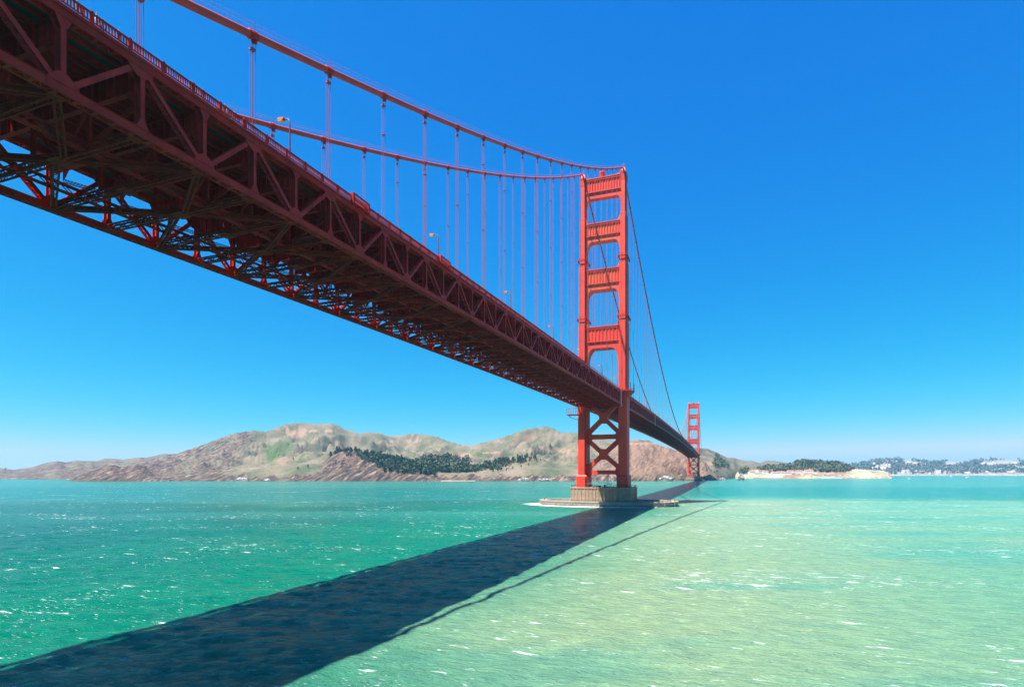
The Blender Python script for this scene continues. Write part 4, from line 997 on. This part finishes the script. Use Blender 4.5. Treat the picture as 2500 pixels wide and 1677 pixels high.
# ------------------------------------------------------------------ boats
def sailboat(px, w_, sc, label, sails=True):
    x, y = at(px, w_); o = tag(empty('sailboat', (x, y, 0)), label, 'boat', 'boats on the bay'); o.scale = (sc,)*3; o.rotation_euler.z = -TH + .2
    m = MB(); st = [(-5, 1.0, 1.3), (-2, 1.6, 1.2), (1.5, 1.5, 1.25), (4, .8, 1.45), (5.6, .05, 1.6)]
    vs = []; 
    for (yy, hw, z) in st: vs += [(yy, -hw, z), (yy, -hw*.6, -.3), (yy, hw*.6, -.3), (yy, hw, z)]
    n = len(st); fs = [(i*4+k, i*4+k+1, (i+1)*4+k+1, (i+1)*4+k) for i in range(n-1) for k in range(3)] + [(i*4+3, i*4, (i+1)*4, (i+1)*4+3) for i in range(n-1)] + [(0, 1, 2, 3)]
    m.add(vs, fs); m.build('hull', WHITE, o)
    m = MB(); m.prism([(-3, -.9), (.5, -.8), (1.4, 0), (.5, .8), (-3, .9)], 1.2, 2.3, poly2=[(-2.6, -.7), (.2, -.6), (.8, 0), (.2, .6), (-2.6, .7)]); m.build('cabin', WHITE, o)
    if sails:
        m = MB(); m.tube([(.8, 0, 1.2), (.8, 0, 14)], .1, 6); m.tube([(.8, 0, 2.4), (-4.2, 0, 2.4)], .08, 6); m.build('mast', WHITE, o)
        m = MB()
        for a, b in ((((.6, 0, 2.6), (-4, .5, 2.6), (.6, 0, 13.4)), 0), (((5.2, 0, 1.8), (1.2, .5, 2.4), (.95, 0, 12.0)), 0)):
            m.add(list(a) + [(p[0], p[1]+.05, p[2]) for p in a], [(0, 1, 2), (3, 5, 4), (0, 3, 4, 1), (1, 4, 5, 2), (2, 5, 3, 0)])
        m.build('sail', WHITE, o)
sailboat(2010, 2120, 1.3, 'small white sailboat with raised sails in front of the sea wall'); sailboat(2322, 3300, 1.6, 'white sailboat far out on the bay below the hillside town')
sailboat(2362, 2500, 2.0, 'white motor boat cruising near the right edge of the bay', False); sailboat(2220, 2100, 1.2, 'small white motor boat just right of the point', False); sailboat(2480, 4300, 2.0, 'faint white boat near the right edge under the far shore', False)

# ------------------------------------------------------------------ water
def axis(lo, hi, c0, c1, step, grow):
    a = list(np.arange(c0, c1, step)); s = step; x = a[-1]
    while x < hi: s *= grow; x += s; a.append(x)
    s = step; x = a[0]
    while x > lo: s *= grow; x -= s; a.insert(0, x)
    return np.array(a)
xs = axis(-12000, 14000, -150, 190, 1.0, 1.035); ysx = axis(-900, 16000, -318, -40, .9, 1.03)
WX, WY = np.meshgrid(xs, ysx)
depth = (WX-CX)*SI + (WY-CY)*CO; lat = (WX-CX)*CO - (WY-CY)*SI
fade = 1 / (1 + (np.hypot(WX-CX, WY-CY)/260)**2)
rx = WX*.93 + WY*.36; ry = -WX*.36 + WY*.93
hgt = (fbm(rx/24, ry/8, 4, 5)-.5)*.45 + (fbm(rx/6.5, ry/2.6, 3, 8, True)-.6)*.55
WZ = hgt*fade
def L3(r, g, b): return np.array([((c/255)**2.2) for c in (r, g, b)])
deep = L3(0, 150, 126); pale = L3(126, 198, 158); sand = L3(176, 202, 154); teal = L3(0, 178, 162); grey = L3(84, 194, 170); mint = L3(10, 182, 136)
n1 = fbm(WX/95, WY/60, 4, 11); n2 = fbm(rx/300, ry/90, 3, 14); n3 = fbm(rx/34, ry/12, 3, 15)
def mixn(a, b, k): return a + (b - a) * k[..., None]
C = np.broadcast_to(deep, WX.shape + (3,)).copy()
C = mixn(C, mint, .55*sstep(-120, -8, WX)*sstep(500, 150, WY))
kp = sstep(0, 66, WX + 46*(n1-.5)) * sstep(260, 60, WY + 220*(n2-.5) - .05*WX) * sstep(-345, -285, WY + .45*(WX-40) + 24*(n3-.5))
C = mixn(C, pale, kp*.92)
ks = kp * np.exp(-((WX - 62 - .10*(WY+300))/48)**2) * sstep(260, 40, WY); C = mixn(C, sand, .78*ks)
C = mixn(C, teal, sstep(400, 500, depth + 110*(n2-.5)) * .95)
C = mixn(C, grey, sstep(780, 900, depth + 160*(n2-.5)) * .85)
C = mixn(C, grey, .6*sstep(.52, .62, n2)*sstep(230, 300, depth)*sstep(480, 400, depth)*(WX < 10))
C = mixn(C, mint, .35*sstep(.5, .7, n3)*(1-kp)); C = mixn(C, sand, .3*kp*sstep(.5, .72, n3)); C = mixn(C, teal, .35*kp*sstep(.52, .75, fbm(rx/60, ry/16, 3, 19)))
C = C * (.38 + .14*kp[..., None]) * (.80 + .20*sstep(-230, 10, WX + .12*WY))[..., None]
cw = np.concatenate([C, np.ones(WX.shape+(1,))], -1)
m, t, p = newmat('sea_water'); SEA = m
at_ = t.nodes.new('ShaderNodeAttribute'); at_.attribute_name = 'ground'
v1 = worldpos(t, (.22, .40, 1), (0, 0, R(-21))); nA = noise(t, 1.0, 6, .6, vec=v1)
col = mixc(t, 1.0, at_.outputs['Color'], ramp(t, nA.outputs[0], [(.3, (.72, .79, .86)), (.7, (1.15, 1.11, 1.05))]), 'MULTIPLY')
# whitecaps: streaks where a broad and a fine noise both peak
vf = worldpos(t, (.17, .62, 1), (0, 0, R(-21))); nF = noise(t, 1.0, 5, .62, vec=vf); nG = noise(t, .022, 3, .6, vec=worldpos(t, (1, 1.6, 1)))
vh = worldpos(t, (1.6, 3.6, 1), (0, 0, R(-21))); nH = noise(t, 1.0, 4, .7, vec=vh)
sc_ = mathn(t, 'ADD', nF.outputs[0], mathn(t, 'MULTIPLY', mathn(t, 'SUBTRACT', nG.outputs[0], .47), .36)); sc_ = mathn(t, 'ADD', sc_, mathn(t, 'MULTIPLY', mathn(t, 'SUBTRACT', nH.outputs[0], .5), .22))
spc = t.nodes.new('ShaderNodeSeparateColor'); t.links.new(at_.outputs['Color'], spc.inputs[0]); shoal = mathn(t, 'MULTIPLY', spc.outputs[0], .09)
sc_ = mathn(t, 'ADD', sc_, shoal)
foam = ramp(t, sc_, [(.655, (0, 0, 0)), (.70, (.3, .3, .3)), (.75, (1, 1, 1))])
vk = worldpos(t, (.75, 2.6, 1), (0, 0, R(-16))); nK = noise(t, 1.0, 4, .65, vec=vk); foam2 = ramp(t, mathn(t, 'ADD', mathn(t, 'ADD', nK.outputs[0], shoal), mathn(t, 'MULTIPLY', mathn(t, 'SUBTRACT', nG.outputs[0], .47), .32)), [(.655, (0, 0, 0)), (.71, (.3, .3, .3)), (.765, (1, 1, 1))])
# wash round the fender
g = t.nodes.new('ShaderNodeNewGeometry'); mp = t.nodes.new('ShaderNodeMapping'); mp.inputs['Scale'].default_value = (1/50.5, 1/27.5, 0); mp.inputs['Location'].default_value = (.07, .03, 0)
t.links.new(g.outputs['Position'], mp.inputs[0]); vl = t.nodes.new('ShaderNodeVectorMath'); vl.operation = 'LENGTH'; t.links.new(mp.outputs[0], vl.inputs[0])
wash = ramp(t, mathn(t, 'ADD', vl.outputs['Value'], mathn(t, 'MULTIPLY', mathn(t, 'SUBTRACT', nK.outputs[0], .5), .55)), [(0, (1,1,1)), (.96, (1,1,1)), (1.0, (0,0,0))])
fm = mathn(t, 'MAXIMUM', mathn(t, 'MAXIMUM', foam, foam2), wash)
col = mixc(t, fm, col, (.82, .84, .80)); t.links.new(col, p.inputs['Base Color'])
t.links.new(mathn(t, 'ADD', mathn(t, 'MULTIPLY', fm, .6), .16), p.inputs['Roughness']); p.inputs['IOR'].default_value = 1.33; p.inputs['Specular IOR Level'].default_value = .10
vb = worldpos(t, (.35, .95, 1), (0, 0, R(-21))); nb = noise(t, 1.0, 6, .65, vec=vb); vb2 = worldpos(t, (2.2, 4.4, 1), (0, 0, R(-30))); nb2 = noise(t, 1.0, 3, .6, vec=vb2)
t.links.new(bump(t, nb2.outputs[0], .8, .16, bump(t, nb.outputs[0], 1.0, 1.5)), p.inputs['Normal'])
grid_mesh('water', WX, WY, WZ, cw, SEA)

# ------------------------------------------------------------------ haze
m = bpy.data.materials.new('haze_air'); m.use_nodes = True; t = m.node_tree; t.nodes.clear(); o_ = t.nodes.new('ShaderNodeOutputMaterial'); pv = t.nodes.new('ShaderNodeVolumePrincipled')
pv.inputs['Color'].default_value = (.30, .68, 1, 1); pv.inputs['Density'].default_value = 5.5e-5; pv.inputs['Anisotropy'].default_value = .2
t.links.new(pv.outputs[0], o_.inputs['Volume'])
b = MB(); b.box((-13000, -1200, -12), (15000, 17000, 420)); hz = b.build('haze', m); hz['kind'] = 'stuff'
